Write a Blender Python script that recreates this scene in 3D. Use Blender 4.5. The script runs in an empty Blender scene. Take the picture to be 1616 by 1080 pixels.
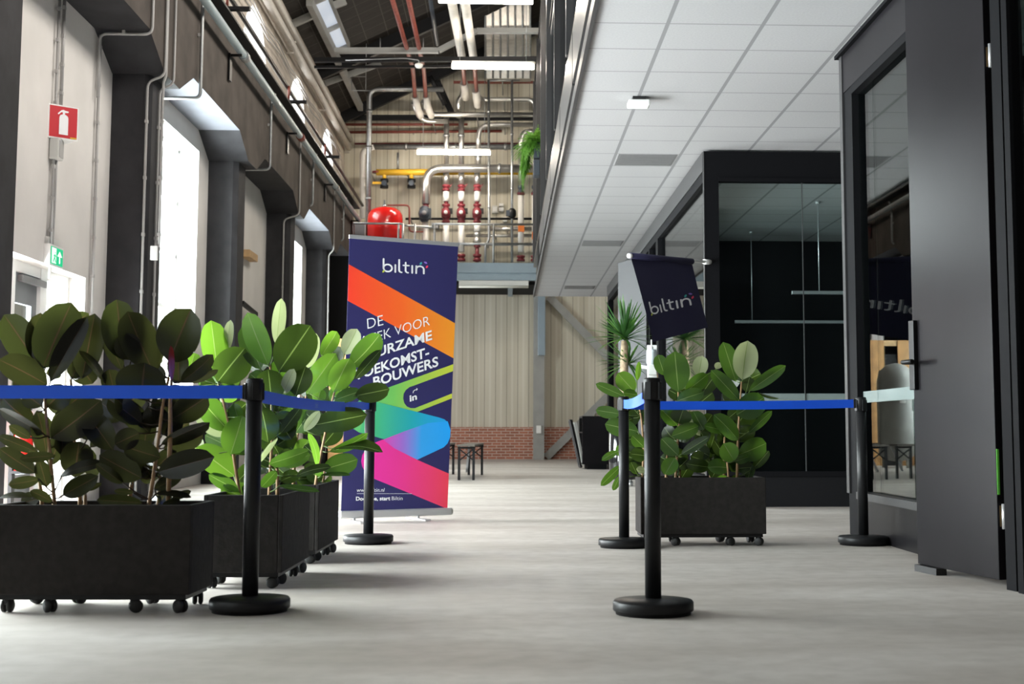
import bpy, bmesh, math, random
from mathutils import Vector, Matrix
S = bpy.context.scene
C = S.collection
PI = math.pi
V = Vector

# ------------------------------------------------------------------ camera
F, CX, CY, VX, VY, HC = 2220.0, 900.0, 462.0, 798.0, 679.0, 0.76
TH = math.atan((VY - CY) / F)
PS = math.atan((CX - VX) / F * math.cos(TH))
FW = V((math.sin(PS) * math.cos(TH), math.cos(PS) * math.cos(TH), math.sin(TH)))
RT = V((math.cos(PS), -math.sin(PS), 0))
UP = RT.cross(FW)
cam_d = bpy.data.cameras.new('camera')
cam = bpy.data.objects.new('camera', cam_d)
C.objects.link(cam)
cam.location = (0, 0, HC)
cam.rotation_euler = Matrix((RT, UP, -FW)).transposed().to_euler()
cam_d.sensor_fit = 'HORIZONTAL'
cam_d.sensor_width = 36.0
cam_d.lens = F / 1616 * 36
cam_d.shift_x = (808 - CX) / 1616
cam_d.shift_y = -(540 - CY) / 1616
cam_d.clip_start = 0.1
cam_d.clip_end = 200
cam_d.dof.use_dof = True
cam_d.dof.focus_distance = 9.6
cam_d.dof.aperture_fstop = 5.0
S.camera = cam

def px(x, y, X=None, Y=None, Z=None):
    """point of the place seen at pixel (x, y) on the plane X=, Y= or Z="""
    d = RT * ((x - CX) / F) - UP * ((y - CY) / F) + FW
    t = X / d.x if X is not None else Y / d.y if Y is not None else (Z - HC) / d.z
    return V((d.x * t, d.y * t, d.z * t + HC))

# ------------------------------------------------------------------ light
S.view_settings.view_transform = 'Standard'
S.view_settings.look = 'None'
S.view_settings.gamma = 1.0
S.view_settings.use_curve_mapping = False
S.view_settings.exposure = 0.25
w = bpy.data.worlds.new('sky')
S.world = w
w.use_nodes = True
w.node_tree.nodes['Background'].inputs[0].default_value = (1.0, 0.92, 0.82, 1)
w.node_tree.nodes['Background'].inputs[1].default_value = 0.22

def area(name, loc, sx, sy, power, direction, col=(0.95, 0.975, 1.0)):
    l = bpy.data.lights.new(name, 'AREA')
    l.shape = 'RECTANGLE'
    l.size, l.size_y = sx, sy
    l.energy = power
    l.color = col
    o = bpy.data.objects.new(name, l)
    C.objects.link(o)
    o.location = loc
    o.rotation_euler = V(direction).to_track_quat('-Z', 'Y').to_euler()
    return o

# daylight through the windows of the left wall (Y, half width, z0, z1, power)
for i, (y, hw, z0, z1, p) in enumerate([(2.5, 1.5, .9, 4.6, 120), (8.15, 1.95, .05, 3.5, 1650), (12.8, 1.55, .05, 2.3, 1100),
                                        (18.1, 1.45, .9, 4.6, 1500), (28.1, 1.45, .9, 4.6, 1000), (34.4, 1.6, .1, 4.4, 170)]):
    area('daylight', (-5.05, y, (z0 + z1) / 2), 2 * hw, z1 - z0, p, (1, 0, 0))

for y in (13.8, 18.75, 23.7, 28.6, 33.5):
    area('upper_daylight', (-5.0, y, 7.0), 2.2, 1.6, 110, (1, 0, 0), (.97, .98, 1.0))
# added fill lamp below the unglazed right-hand roof slope, brightens the left wall
area('roof_fill', (6.6, 11, 11.4), 24, 3.0, 2300, (-.78, 0, -.6), (1.0, 0.95, 0.88)).rotation_euler = Matrix(((0, -.6, .8), (1, 0, 0), (0, .8, .6))).to_euler()

# ------------------------------------------------------------------ materials
def mat(name, col, rough=0.5, metal=0.0, noise=0.0, scale=8.0, col2=None, bump=0.0, spec=0.5, emis=None, coat=0.0, detail=5.0):
    m = bpy.data.materials.new(name)
    m.use_nodes = True
    n, l = m.node_tree.nodes, m.node_tree.links
    b = n['Principled BSDF']
    b.inputs['Base Color'].default_value = (*col, 1)
    b.inputs['Roughness'].default_value = rough
    b.inputs['Metallic'].default_value = metal
    b.inputs['Specular IOR Level'].default_value = spec
    if coat:
        b.inputs['Coat Weight'].default_value = coat
        b.inputs['Coat Roughness'].default_value = 0.08
    if emis:
        b.inputs['Emission Color'].default_value = (*emis[0], 1)
        b.inputs['Emission Strength'].default_value = emis[1]
    if noise or bump or col2:
        tc = n.new('ShaderNodeTexCoord')
        nz = n.new('ShaderNodeTexNoise')
        nz.inputs['Scale'].default_value = scale
        nz.inputs['Detail'].default_value = detail
        l.new(tc.outputs['Object'], nz.inputs['Vector'])
        if noise or col2:
            mx = n.new('ShaderNodeMix')
            mx.data_type = 'RGBA'
            c2 = col2 or tuple(max(0, c * (1 - noise)) for c in col)
            mx.inputs[6].default_value = (*col, 1)
            mx.inputs[7].default_value = (*c2, 1)
            rp = n.new('ShaderNodeMapRange')
            rp.inputs[1].default_value = 0.35
            rp.inputs[2].default_value = 0.65
            l.new(nz.outputs['Fac'], rp.inputs[0])
            l.new(rp.outputs[0], mx.inputs[0])
            l.new(mx.outputs[2], b.inputs['Base Color'])
        if bump:
            bp = n.new('ShaderNodeBump')
            bp.inputs['Strength'].default_value = bump
            bp.inputs['Distance'].default_value = 0.01
            l.new(nz.outputs['Fac'], bp.inputs['Height'])
            l.new(bp.outputs[0], b.inputs['Normal'])
    return m

def glass_mat(name, tint=(0.93, 0.97, 0.96), boost=1.0):
    """thin clear pane: passes light straight through, mirrors by Fresnel"""
    m = bpy.data.materials.new(name)
    m.use_nodes = True
    n, l = m.node_tree.nodes, m.node_tree.links
    n.remove(n['Principled BSDF'])
    t = n.new('ShaderNodeBsdfTransparent')
    t.inputs[0].default_value = (*tint, 1)
    g = n.new('ShaderNodeBsdfGlossy')
    g.inputs['Roughness'].default_value = 0.0
    # Schlick reflectance of one glass face, the same from both sides of the pane
    ge = n.new('ShaderNodeNewGeometry')
    dp = n.new('ShaderNodeVectorMath')
    dp.operation = 'DOT_PRODUCT'
    l.new(ge.outputs['Normal'], dp.inputs[0])
    l.new(ge.outputs['Incoming'], dp.inputs[1])
    c = math_node(n, l, 'ABSOLUTE', dp.outputs['Value'])
    k = math_node(n, l, 'POWER', math_node(n, l, 'SUBTRACT', 1.0, c, True), 5.0)
    sch = math_node(n, l, 'ADD', math_node(n, l, 'MULTIPLY', k, 0.96), 0.04)
    mu = n.new('ShaderNodeMath')
    mu.operation = 'MULTIPLY'
    mu.use_clamp = True
    mu.inputs[1].default_value = boost
    mx = n.new('ShaderNodeMixShader')
    l.new(sch, mu.inputs[0])
    l.new(mu.outputs[0], mx.inputs[0])
    l.new(t.outputs[0], mx.inputs[1])
    l.new(g.outputs[0], mx.inputs[2])
    l.new(mx.outputs[0], n['Material Output'].inputs[0])
    return m

def leaf_mat(name, col, trans, rough=0.28, scale=5, spec=0.5):
    m = mat(name, col, rough, noise=0.25, scale=scale, spec=spec)
    n, l = m.node_tree.nodes, m.node_tree.links
    b = n['Principled BSDF']
    t = n.new('ShaderNodeBsdfTranslucent')
    t.inputs[0].default_value = (*trans, 1)
    a = n.new('ShaderNodeMixShader')
    a.inputs[0].default_value = 0.35
    l.new(b.outputs[0], a.inputs[1])
    l.new(t.outputs[0], a.inputs[2])
    l.new(a.outputs[0], n['Material Output'].inputs[0])
    return m

def grad_mat(name, stops, axis=0, lo=0.0, hi=1.0, rough=0.5):
    """printed colour gradient along a local axis of the cloth"""
    m = mat(name, (1, 1, 1), rough)
    n, l = m.node_tree.nodes, m.node_tree.links
    uv = n.new('ShaderNodeUVMap')
    sp = n.new('ShaderNodeSeparateXYZ')
    mr = n.new('ShaderNodeMapRange')
    mr.inputs[1].default_value, mr.inputs[2].default_value = lo, hi
    cr = n.new('ShaderNodeValToRGB')
    e = cr.color_ramp.elements
    while len(e) < len(stops):
        e.new(0.5)
    for k, (p, c) in enumerate(stops):
        e[k].position = p
        e[k].color = (*c, 1)
    l.new(uv.outputs[0], sp.inputs[0])
    l.new(sp.outputs[axis], mr.inputs[0])
    l.new(mr.outputs[0], cr.inputs[0])
    l.new(cr.outputs[0], n['Principled BSDF'].inputs['Base Color'])
    return m

def coords_mat(name, expr_builder, rough=0.6, spec=0.3):
    m = mat(name, (1, 1, 1), rough, spec=spec)
    expr_builder(m.node_tree.nodes, m.node_tree.links, m.node_tree.nodes['Principled BSDF'])
    return m

def math_node(n, l, op, a, b=None, clamp=False):
    x = n.new('ShaderNodeMath')
    x.operation = op
    x.use_clamp = clamp
    for k, v in enumerate((a, b)):
        if v is None:
            continue
        if isinstance(v, (int, float)):
            x.inputs[k].default_value = v
        else:
            l.new(v, x.inputs[k])
    return x.outputs[0]

def mixcol(n, l, fac, a, b):
    mx = n.new('ShaderNodeMix')
    mx.data_type = 'RGBA'
    for k, v in ((0, fac), (6, a), (7, b)):
        if isinstance(v, tuple):
            mx.inputs[k].default_value = (*v, 1)
        elif isinstance(v, (int, float)):
            mx.inputs[k].default_value = v
        else:
            l.new(v, mx.inputs[k])
    return mx.outputs[2]

def noise_out(n, l, scale, vec=None, stretch=None, detail=4):
    tc = n.new('ShaderNodeTexCoord')
    nz = n.new('ShaderNodeTexNoise')
    nz.inputs['Scale'].default_value = scale
    nz.inputs['Detail'].default_value = detail
    if stretch:
        mp = n.new('ShaderNodeMapping')
        mp.inputs['Scale'].default_value = stretch
        l.new(tc.outputs['Object'], mp.inputs[0])
        l.new(mp.outputs[0], nz.inputs['Vector'])
    else:
        l.new(tc.outputs['Object'], nz.inputs['Vector'])
    return nz.outputs['Fac']

def xyz(n, l):
    tc = n.new('ShaderNodeTexCoord')
    sp = n.new('ShaderNodeSeparateXYZ')
    l.new(tc.outputs['Object'], sp.inputs[0])
    return sp.outputs

def line_mask(n, l, coord, off, pitch, width):
    """1 on lines every pitch"""
    a = math_node(n, l, 'DIVIDE', math_node(n, l, 'SUBTRACT', coord, off - width / 2), pitch)
    fr = math_node(n, l, 'FRACT', a)
    return math_node(n, l, 'LESS_THAN', fr, width / pitch)

CEIL_Z, TX0, TXP, TY0, TYP = 3.6, 1.125, 0.672, 9.60, 0.667

def ceil_nodes(n, l, b):
    s = xyz(n, l)
    big = line_mask(n, l, s[0], TX0, TXP, 0.030)
    thin = line_mask(n, l, s[1], TY0, TYP, 0.022)
    nz = noise_out(n, l, 60, detail=8)
    mr = n.new('ShaderNodeMapRange')
    mr.inputs[1].default_value, mr.inputs[2].default_value, mr.inputs[3].default_value, mr.inputs[4].default_value = .3, .7, 0, 1
    l.new(nz, mr.inputs[0])
    c = mixcol(n, l, mr.outputs[0], (0.385, 0.38, 0.385), (0.425, 0.42, 0.425))
    c = mixcol(n, l, thin, c, (0.265, 0.262, 0.265))
    c = mixcol(n, l, big, c, (0.235, 0.235, 0.238))
    l.new(c, b.inputs['Base Color'])

def floor_nodes(n, l, b):
    a = noise_out(n, l, 1.1, stretch=(0.5, 1.6, 1), detail=6)
    a2 = noise_out(n, l, 9, detail=6)
    mr = n.new('ShaderNodeMapRange')
    mr.inputs[1].default_value, mr.inputs[2].default_value = .35, .68
    l.new(a, mr.inputs[0])
    c = mixcol(n, l, mr.outputs[0], (0.385, 0.342, 0.305), (0.55, 0.508, 0.472))
    mr2 = n.new('ShaderNodeMapRange')
    mr2.inputs[1].default_value, mr2.inputs[2].default_value = .4, .75
    l.new(a2, mr2.inputs[0])
    c = mixcol(n, l, math_node(n, l, 'MULTIPLY', mr2.outputs[0], 0.35), c, (0.30, 0.265, 0.235))
    l.new(c, b.inputs['Base Color'])
    r = math_node(n, l, 'ADD', math_node(n, l, 'MULTIPLY', a2, 0.25), 0.42)
    l.new(r, b.inputs['Roughness'])
    bp = n.new('ShaderNodeBump')
    bp.inputs['Strength'].default_value = 0.08
    bp.inputs['Distance'].default_value = 0.01
    l.new(a2, bp.inputs['Height'])
    l.new(bp.outputs[0], b.inputs['Normal'])

def clad_nodes(n, l, b):
    s = xyz(n, l)
    rib = line_mask(n, l, s[0], 0.02, 0.29, 0.018)
    rib2 = line_mask(n, l, s[0], 0.165, 0.29, 0.05)
    nz = noise_out(n, l, 0.9, stretch=(3.0, 1, 0.35), detail=5)
    mr = n.new('ShaderNodeMapRange')
    mr.inputs[1].default_value, mr.inputs[2].default_value = .3, .7
    l.new(nz, mr.inputs[0])
    c = mixcol(n, l, mr.outputs[0], (0.50, 0.46, 0.36), (0.64, 0.60, 0.49))
    c = mixcol(n, l, math_node(n, l, 'MULTIPLY', rib2, 0.45), c, (0.70, 0.67, 0.58))
    c = mixcol(n, l, rib, c, (0.30, 0.27, 0.21))
    l.new(c, b.inputs['Base Color'])

def brick_nodes(n, l, b):
    tc = n.new('ShaderNodeTexCoord')
    mp = n.new('ShaderNodeMapping')
    mp.inputs['Rotation'].default_value = (PI / 2, 0, 0)
    br = n.new('ShaderNodeTexBrick')
    br.inputs['Scale'].default_value = 1.0
    br.inputs['Brick Width'].default_value = 0.235
    br.inputs['Row Height'].default_value = 0.073
    br.inputs['Mortar Size'].default_value = 0.009
    br.inputs['Color1'].default_value = (0.42, 0.16, 0.10, 1)
    br.inputs['Color2'].default_value = (0.30, 0.12, 0.08, 1)
    br.inputs['Mortar'].default_value = (0.55, 0.45, 0.38, 1)
    l.new(tc.outputs['Object'], mp.inputs[0])
    l.new(mp.outputs[0], br.inputs['Vector'])
    l.new(br.outputs[0], b.inputs['Base Color'])

def roof_nodes(n, l, b):
    s = xyz(n, l)
    ln = line_mask(n, l, s[1], 0, 0.62, 0.025)
    ln2 = line_mask(n, l, s[0], 0, 0.45, 0.02)
    nz = noise_out(n, l, 2.5, stretch=(1, 3, 1))
    c = mixcol(n, l, nz, (0.012, 0.011, 0.010), (0.040, 0.034, 0.028))
    c = mixcol(n, l, math_node(n, l, 'MAXIMUM', ln, ln2), c, (0.075, 0.068, 0.06))
    l.new(c, b.inputs['Base Color'])

M = {}
M['floor'] = coords_mat('concrete floor', floor_nodes, 0.5, 0.4)
M['ceiling'] = coords_mat('ceiling tiles', ceil_nodes, 0.9, 0.1)
M['clad'] = coords_mat('beige ribbed cladding', clad_nodes, 0.6)
M['brick'] = coords_mat('red brickwork', brick_nodes, 0.85)
M['roof'] = coords_mat('dark roof boards', roof_nodes, 0.8, 0.2)
M['plaster'] = mat('white plaster', (0.66, 0.63, 0.60), 0.85, noise=0.08, scale=1.6, bump=0.25, spec=0.2)
M['white'] = mat('white paint', (0.80, 0.80, 0.78), 0.5)
M['upper'] = mat('dusty upper plaster', (0.68, 0.61, 0.53), 0.9, noise=0.22, scale=2.5, bump=0.2, spec=0.2)
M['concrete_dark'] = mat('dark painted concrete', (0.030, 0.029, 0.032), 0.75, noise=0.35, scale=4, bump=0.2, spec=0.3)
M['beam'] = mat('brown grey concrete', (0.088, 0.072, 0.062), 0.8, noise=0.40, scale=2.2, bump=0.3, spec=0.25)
M['black'] = mat('black powder coat', (0.010, 0.010, 0.011), 0.42, spec=0.25)
M['black_steel'] = mat('blue-black steel sheet', (0.012, 0.0108, 0.0125), 0.30, noise=0.3, scale=1.5, spec=0.08)
M['black_plastic'] = mat('black plastic', (0.010, 0.010, 0.011), 0.42, spec=0.25)
M['rubber'] = mat('black rubber', (0.01, 0.01, 0.01), 0.6)
M['frame'] = mat('black aluminium frame', (0.007, 0.007, 0.008), 0.5, spec=0.03)
M['frame_edge'] = mat('dark anodised trim', (0.035, 0.034, 0.035), 0.4, spec=0.25)
M['shiny'] = mat('dark polished rail', (0.20, 0.19, 0.19), 0.18, metal=0.9)
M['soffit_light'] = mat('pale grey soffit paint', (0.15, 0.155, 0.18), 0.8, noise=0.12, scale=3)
M['void'] = mat('black interior lining', (0.008, 0.008, 0.009), 0.7, spec=0.1)
M['planter'] = mat('anthracite fibre planter', (0.029, 0.026, 0.0245), 0.75, noise=0.25, scale=30, bump=0.25, spec=0.12)
M['soil'] = mat('potting soil', (0.015, 0.011, 0.008), 0.95, noise=0.5, scale=40, bump=1)
M['galv'] = mat('galvanised steel', (0.42, 0.43, 0.43), 0.42, metal=0.85, noise=0.2, scale=14)
M['conduit'] = mat('grey plastic conduit', (0.36, 0.35, 0.34), 0.45)
M['pipe_blue'] = mat('blue-grey painted pipe', (0.33, 0.40, 0.42), 0.4)
M['pipe_white'] = mat('off white pipe', (0.66, 0.62, 0.56), 0.5, noise=0.12, scale=5)
M['foil'] = mat('aluminium pipe jacket', (0.72, 0.70, 0.66), 0.28, metal=0.9, noise=0.18, scale=7, bump=0.15)
M['jacket'] = mat('white pipe lagging', (0.76, 0.74, 0.70), 0.45, noise=0.08, scale=6)
M['redpipe'] = mat('oxide red pipe', (0.24, 0.055, 0.038), 0.5, noise=0.3, scale=9)
M['darkred'] = mat('dark red cast iron', (0.17, 0.018, 0.026), 0.4)
M['red'] = mat('glossy red enamel', (0.62, 0.015, 0.012), 0.22, coat=0.6)
M['signred'] = mat('sign red', (0.56, 0.02, 0.03), 0.4)
M['yellow'] = mat('gas yellow paint', (0.80, 0.46, 0.03), 0.4)
M['orange'] = mat('orange plastic', (0.85, 0.20, 0.02), 0.45)
M['navygrey'] = mat('dark blue-grey casting', (0.035, 0.045, 0.06), 0.45)
M['bluegrey'] = mat('blue-grey steel paint', (0.26, 0.33, 0.38), 0.5, noise=0.1, scale=3)
M['steelgrey'] = mat('grey steel paint', (0.33, 0.33, 0.31), 0.55, noise=0.15, scale=3)
M['palegrey'] = mat('pale grey box', (0.60, 0.60, 0.57), 0.5)
M['midgrey'] = mat('mid grey panel', (0.17, 0.168, 0.17), 0.5)
M['door_grey'] = mat('grey door paint', (0.16, 0.17, 0.18), 0.5)
M['wood'] = mat('light timber', (0.52, 0.33, 0.16), 0.6, noise=0.25, scale=6)
M['ply'] = mat('plywood', (0.48, 0.25, 0.09), 0.6, noise=0.3, scale=5)
M['slate'] = mat('slate grey door sheet', (0.055, 0.054, 0.058), 0.5, spec=0.2)
M['brass'] = mat('brass plate', (0.42, 0.27, 0.12), 0.35, metal=0.8)
M['silver'] = mat('satin aluminium', (0.66, 0.66, 0.67), 0.35, metal=0.75)
M['whiteplastic'] = mat('white plastic', (0.82, 0.82, 0.80), 0.35)
M['lampwhite'] = mat('lit lamp tube', (0.9, 0.9, 0.88), 0.5, emis=((1.0, 0.90, 0.76), 110))
M['lampoff'] = mat('unlit lamp tube', (0.72, 0.72, 0.66), 0.4)
M['exitgreen'] = mat('lit exit sign green', (0.0, 0.40, 0.17), 0.4, emis=((0.0, 0.55, 0.25), 0.55))
M['exitwhite'] = mat('lit exit sign white', (0.85, 0.9, 0.88), 0.4, emis=((0.9, 1, 0.95), 0.5))
M['blue'] = mat('blue webbing', (0.004, 0.10, 0.80), 0.45)
M['bluelogo'] = mat('pale blue print', (0.25, 0.38, 0.75), 0.5)
M['navy'] = mat('navy print', (0.022, 0.020, 0.105), 0.5)
M['flagnavy'] = mat('navy flag cloth', (0.012, 0.010, 0.045), 0.75)
M['print'] = mat('white print', (0.88, 0.88, 0.90), 0.5)
M['teal'] = mat('teal print', (0.04, 0.42, 0.40), 0.5)
M['violet'] = mat('violet print', (0.27, 0.16, 0.62), 0.5)
M['crimson'] = mat('crimson print', (0.85, 0.05, 0.12), 0.5)
M['limeprint'] = mat('yellow green print', (0.55, 0.62, 0.06), 0.5)
M['glass'] = glass_mat('clear pane')
M['glass_dark'] = glass_mat('grey pane', (0.80, 0.86, 0.86), 1.0)
M['frost'] = mat('frosted film', (0.26, 0.32, 0.31), 0.6)
M['frost'].node_tree.nodes['Principled BSDF'].inputs['Alpha'].default_value = 0.45
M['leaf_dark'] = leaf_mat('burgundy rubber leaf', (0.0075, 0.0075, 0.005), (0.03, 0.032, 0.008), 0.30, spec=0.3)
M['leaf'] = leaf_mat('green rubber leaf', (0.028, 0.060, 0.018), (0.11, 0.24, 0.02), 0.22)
M['leaf_backlit'] = leaf_mat('backlit rubber leaf', (0.058, 0.135, 0.022), (0.18, 0.36, 0.028), 0.24)  # bright copy of the green leaf, backlight put into the colour
M['leaf_shade'] = leaf_mat('dark green rubber leaf', (0.017, 0.032, 0.011), (0.06, 0.11, 0.012), 0.24)  # darker copy of the green leaf, shade put into the colour
M['leaf_pale'] = leaf_mat('pale underside and backlit leaf', (0.30, 0.34, 0.20), (0.42, 0.48, 0.22), 0.35)  # underside tone, also painting the glow of whitish backlit leaves
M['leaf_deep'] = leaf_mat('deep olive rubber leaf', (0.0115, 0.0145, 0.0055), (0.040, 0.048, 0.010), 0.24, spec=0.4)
M['stem'] = mat('tan woody stem', (0.34, 0.20, 0.09), 0.7, noise=0.3, scale=30)
M['rib'] = leaf_mat('pale leaf rib', (0.14, 0.20, 0.07), (0.3, 0.42, 0.1))
M['rib_dark'] = leaf_mat('dull red leaf rib', (0.030, 0.018, 0.008), (0.08, 0.04, 0.02))
M['bud'] = mat('red leaf sheath', (0.30, 0.025, 0.02), 0.4)
M['bark'] = mat('pale yucca bark', (0.42, 0.31, 0.20), 0.85, noise=0.45, scale=25, bump=0.8)
M['yucca'] = leaf_mat('yucca leaf', (0.035, 0.11, 0.03), (0.10, 0.26, 0.04), 0.4)
M['yucca2'] = leaf_mat('young yucca leaf', (0.10, 0.24, 0.05), (0.22, 0.42, 0.06), 0.4)
M['fern'] = leaf_mat('fern frond', (0.10, 0.28, 0.03), (0.22, 0.45, 0.05), 0.5)
M['liquid'] = mat('sanitiser bottle', (0.78, 0.86, 0.92), 0.2)
M['glossblack'] = mat('gloss black pot', (0.008, 0.008, 0.01), 0.08, coat=0.5)
M['skylight'] = mat('skylight sheet', (0.5, 0.52, 0.55), 0.4, emis=((0.75, 0.85, 1.0), 0.42))
M['tablewood'] = mat('dark stained board', (0.10, 0.085, 0.07), 0.5)
M['greenpad'] = mat('bright green plastic', (0.20, 0.75, 0.10), 0.4)

# ------------------------------------------------------------------ mesh helpers
def fillet(pts, r, n=5):
    pts = [V(p) for p in pts]
    if r <= 0 or len(pts) < 3:
        return pts
    out = [pts[0]]
    for a, b, c in zip(pts, pts[1:], pts[2:]):
        u, v = (a - b), (c - b)
        k = min(r, u.length * .48, v.length * .48)
        p, q = b + u.normalized() * k, b + v.normalized() * k
        for i in range(n + 1):
            t = i / n
            out.append(p * (1 - t) ** 2 + b * 2 * t * (1 - t) + q * t * t)
    out.append(pts[-1])
    return out

class MB:
    def __init__(self):
        self.bm = bmesh.new()
        self.uv = None

    def hexa(self, p):
        v = [self.bm.verts.new(q) for q in p]
        for f in ((0, 3, 2, 1), (4, 5, 6, 7), (0, 1, 5, 4), (1, 2, 6, 5), (2, 3, 7, 6), (3, 0, 4, 7)):
            self.bm.faces.new([v[i] for i in f])
        return self

    def box(self, x0, x1, y0, y1, z0, z1):
        return self.hexa([(x0, y0, z0), (x1, y0, z0), (x1, y1, z0), (x0, y1, z0), (x0, y0, z1), (x1, y0, z1), (x1, y1, z1), (x0, y1, z1)])

    def obox(self, c, s, mx=None):
        c = V(c)
        mx = mx or Matrix.Identity(3)
        P = []
        for z in (-1, 1):
            for x, y in ((-1, -1), (1, -1), (1, 1), (-1, 1)):
                P.append(c + mx @ V((x * s[0] / 2, y * s[1] / 2, z * s[2] / 2)))
        return self.hexa(P)

    def bar(self, p, q, w, h, up=(0, 0, 1)):
        p, q = V(p), V(q)
        d = (q - p).normalized()
        s = d.cross(V(up))
        if s.length < 1e-4:
            s = d.cross(V((0, 1, 0)))
        s.normalize()
        u = s.cross(d)
        a, b = s * w / 2, u * h / 2
        return self.hexa([p - a - b, p + a - b, q + a - b, q - a - b, p - a + b, p + a + b, q + a + b, q - a + b])

    def tube(self, pts, r, n=10, bend=0.0, radii=None):
        pts = fillet(pts, bend)
        rings, prev = [], None
        for i, p in enumerate(pts):
            d = (pts[min(i + 1, len(pts) - 1)] - pts[max(i - 1, 0)]).normalized()
            if prev is None:
                s = d.cross(V((0, 0, 1)) if abs(d.z) < .9 else V((0, 1, 0))).normalized()
            else:
                s = (prev - d * prev.dot(d)).normalized()
            prev = s
            u = d.cross(s)
            rr = radii[i] if radii else r
            rings.append([self.bm.verts.new(p + (s * math.cos(2 * PI * k / n) + u * math.sin(2 * PI * k / n)) * rr) for k in range(n)])
        for a, b in zip(rings, rings[1:]):
            for k in range(n):
                f = self.bm.faces.new((a[k], a[(k + 1) % n], b[(k + 1) % n], b[k]))
                f.smooth = True
        self.bm.faces.new(rings[0][::-1])
        self.bm.faces.new(rings[-1])
        return self

    def lathe(self, prof, c=(0, 0, 0), n=24, axis=None, smooth=True):
        """prof: (r, h) along axis from c"""
        c = V(c)
        ax = V(axis or (0, 0, 1)).normalized()
        s = ax.cross(V((0, 1, 0)) if abs(ax.y) < .9 else V((1, 0, 0))).normalized()
        u = ax.cross(s)
        rings = []
        for r, h in prof:
            if r < 1e-6:
                rings.append([self.bm.verts.new(c + ax * h)])
            else:
                rings.append([self.bm.verts.new(c + ax * h + (s * math.cos(2 * PI * k / n) + u * math.sin(2 * PI * k / n)) * r) for k in range(n)])
        for a, b in zip(rings, rings[1:]):
            for k in range(n):
                q = [a[k % len(a)], a[(k + 1) % len(a)], b[(k + 1) % len(b)], b[k % len(b)]]
                q = list(dict.fromkeys(q))
                if len(q) > 2:
                    f = self.bm.faces.new(q)
                    f.smooth = smooth
        for rg, rev in ((rings[0], True), (rings[-1], False)):
            if len(rg) > 2:
                self.bm.faces.new(rg[::-1] if rev else rg)
        return self

    def prism(self, poly, vec):
        """closed solid from a planar outline, pushed along vec"""
        vec = V(vec)
        a = [self.bm.verts.new(V(p)) for p in poly]
        b = [self.bm.verts.new(V(p) + vec) for p in poly]
        self.bm.faces.new(a)
        self.bm.faces.new(b[::-1])
        for i in range(len(a)):
            j = (i + 1) % len(a)
            self.bm.faces.new((a[i], b[i], b[j], a[j]))
        return self

    def face(self, poly, uvs=None):
        f = self.bm.faces.new([self.bm.verts.new(V(p)) for p in poly])
        if uvs:
            lay = self.bm.loops.layers.uv.verify()
            for lp, uv in zip(f.loops, uvs):
                lp[lay].uv = uv
        return f

    def build(self, name, m, parent=None, bevel=0.0, smooth=False, seg=2):
        me = bpy.data.meshes.new(name)
        bmesh.ops.recalc_face_normals(self.bm, faces=self.bm.faces)
        if smooth:
            for f in self.bm.faces:
                f.smooth = True
        self.bm.to_mesh(me)
        self.bm.free()
        for mm in (m if isinstance(m, (list, tuple)) else [m]):
            me.materials.append(M[mm] if isinstance(mm, str) else mm)
        o = bpy.data.objects.new(name, me)
        C.objects.link(o)
        if bevel:
            b = o.modifiers.new('bevel', 'BEVEL')
            b.width = bevel
            b.segments = seg
            b.limit_method = 'ANGLE'
        if parent is not None:
            o.parent = parent
            if parent.parent is None:
                o.matrix_parent_inverse = (Matrix.Translation(parent.location) @ parent.rotation_euler.to_matrix().to_4x4()).inverted()
        return o

def tag(o, label=None, cat=None, group=None, kind=None):
    for k, v in (('label', label), ('category', cat), ('group', group), ('kind', kind)):
        if v:
            o[k] = v
    return o

def thing(name, label, cat, loc=(0, 0, 0), rz=0.0, group=None):
    o = bpy.data.objects.new(name, None)
    C.objects.link(o)
    o.empty_display_size = 0.1
    o.location = loc
    o.rotation_euler = (0, 0, rz)
    return tag(o, label, cat, group)

def struct(o, label=None, cat=None):
    return tag(o, label, cat, kind='structure')

def dup(o, parent=None):
    c = o.copy()
    C.objects.link(c)
    if parent is not None:
        c.parent = parent
    for ch in list(o.children):
        dup(ch, c)
    return c

def dup_at(o, loc, rz=0.0, label=None):
    c = dup(o)
    c.location = loc
    c.rotation_euler = (0, 0, rz)
    if label:
        c['label'] = label
    return c

# ------------------------------------------------------------------ text and logo outlines (flat, in x-y)
def text_polys(txt, bold=0.0):
    cu = bpy.data.curves.new('lettering', 'FONT')
    cu.body = txt
    cu.offset = bold
    cu.resolution_u = 3
    o = bpy.data.objects.new('lettering', cu)
    C.objects.link(o)
    bpy.context.view_layer.update()
    me = o.evaluated_get(bpy.context.evaluated_depsgraph_get()).to_mesh()
    vs = [v.co.copy() for v in me.vertices]
    fs = [list(p.vertices) for p in me.polygons]
    bpy.data.objects.remove(o)
    return vs, fs

def stroke(pts, w, cap=4):
    """rounded ribbon around a polyline in x-y -> list of polygons"""
    out = []
    pts = [V((p[0], p[1], 0)) for p in pts]
    L, R = [], []
    for i, p in enumerate(pts):
        d = (pts[min(i + 1, len(pts) - 1)] - pts[max(i - 1, 0)]).normalized()
        nrm = V((-d.y, d.x, 0)) * w / 2
        L.append(p + nrm)
        R.append(p - nrm)
    for i in range(len(pts) - 1):
        out.append([L[i], R[i], R[i + 1], L[i + 1]])
    for p in (pts[0], pts[-1]):
        out.append([p + V((math.cos(2 * PI * k / 10), math.sin(2 * PI * k / 10), 0)) * w / 2 for k in range(10)])
    return out

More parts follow.
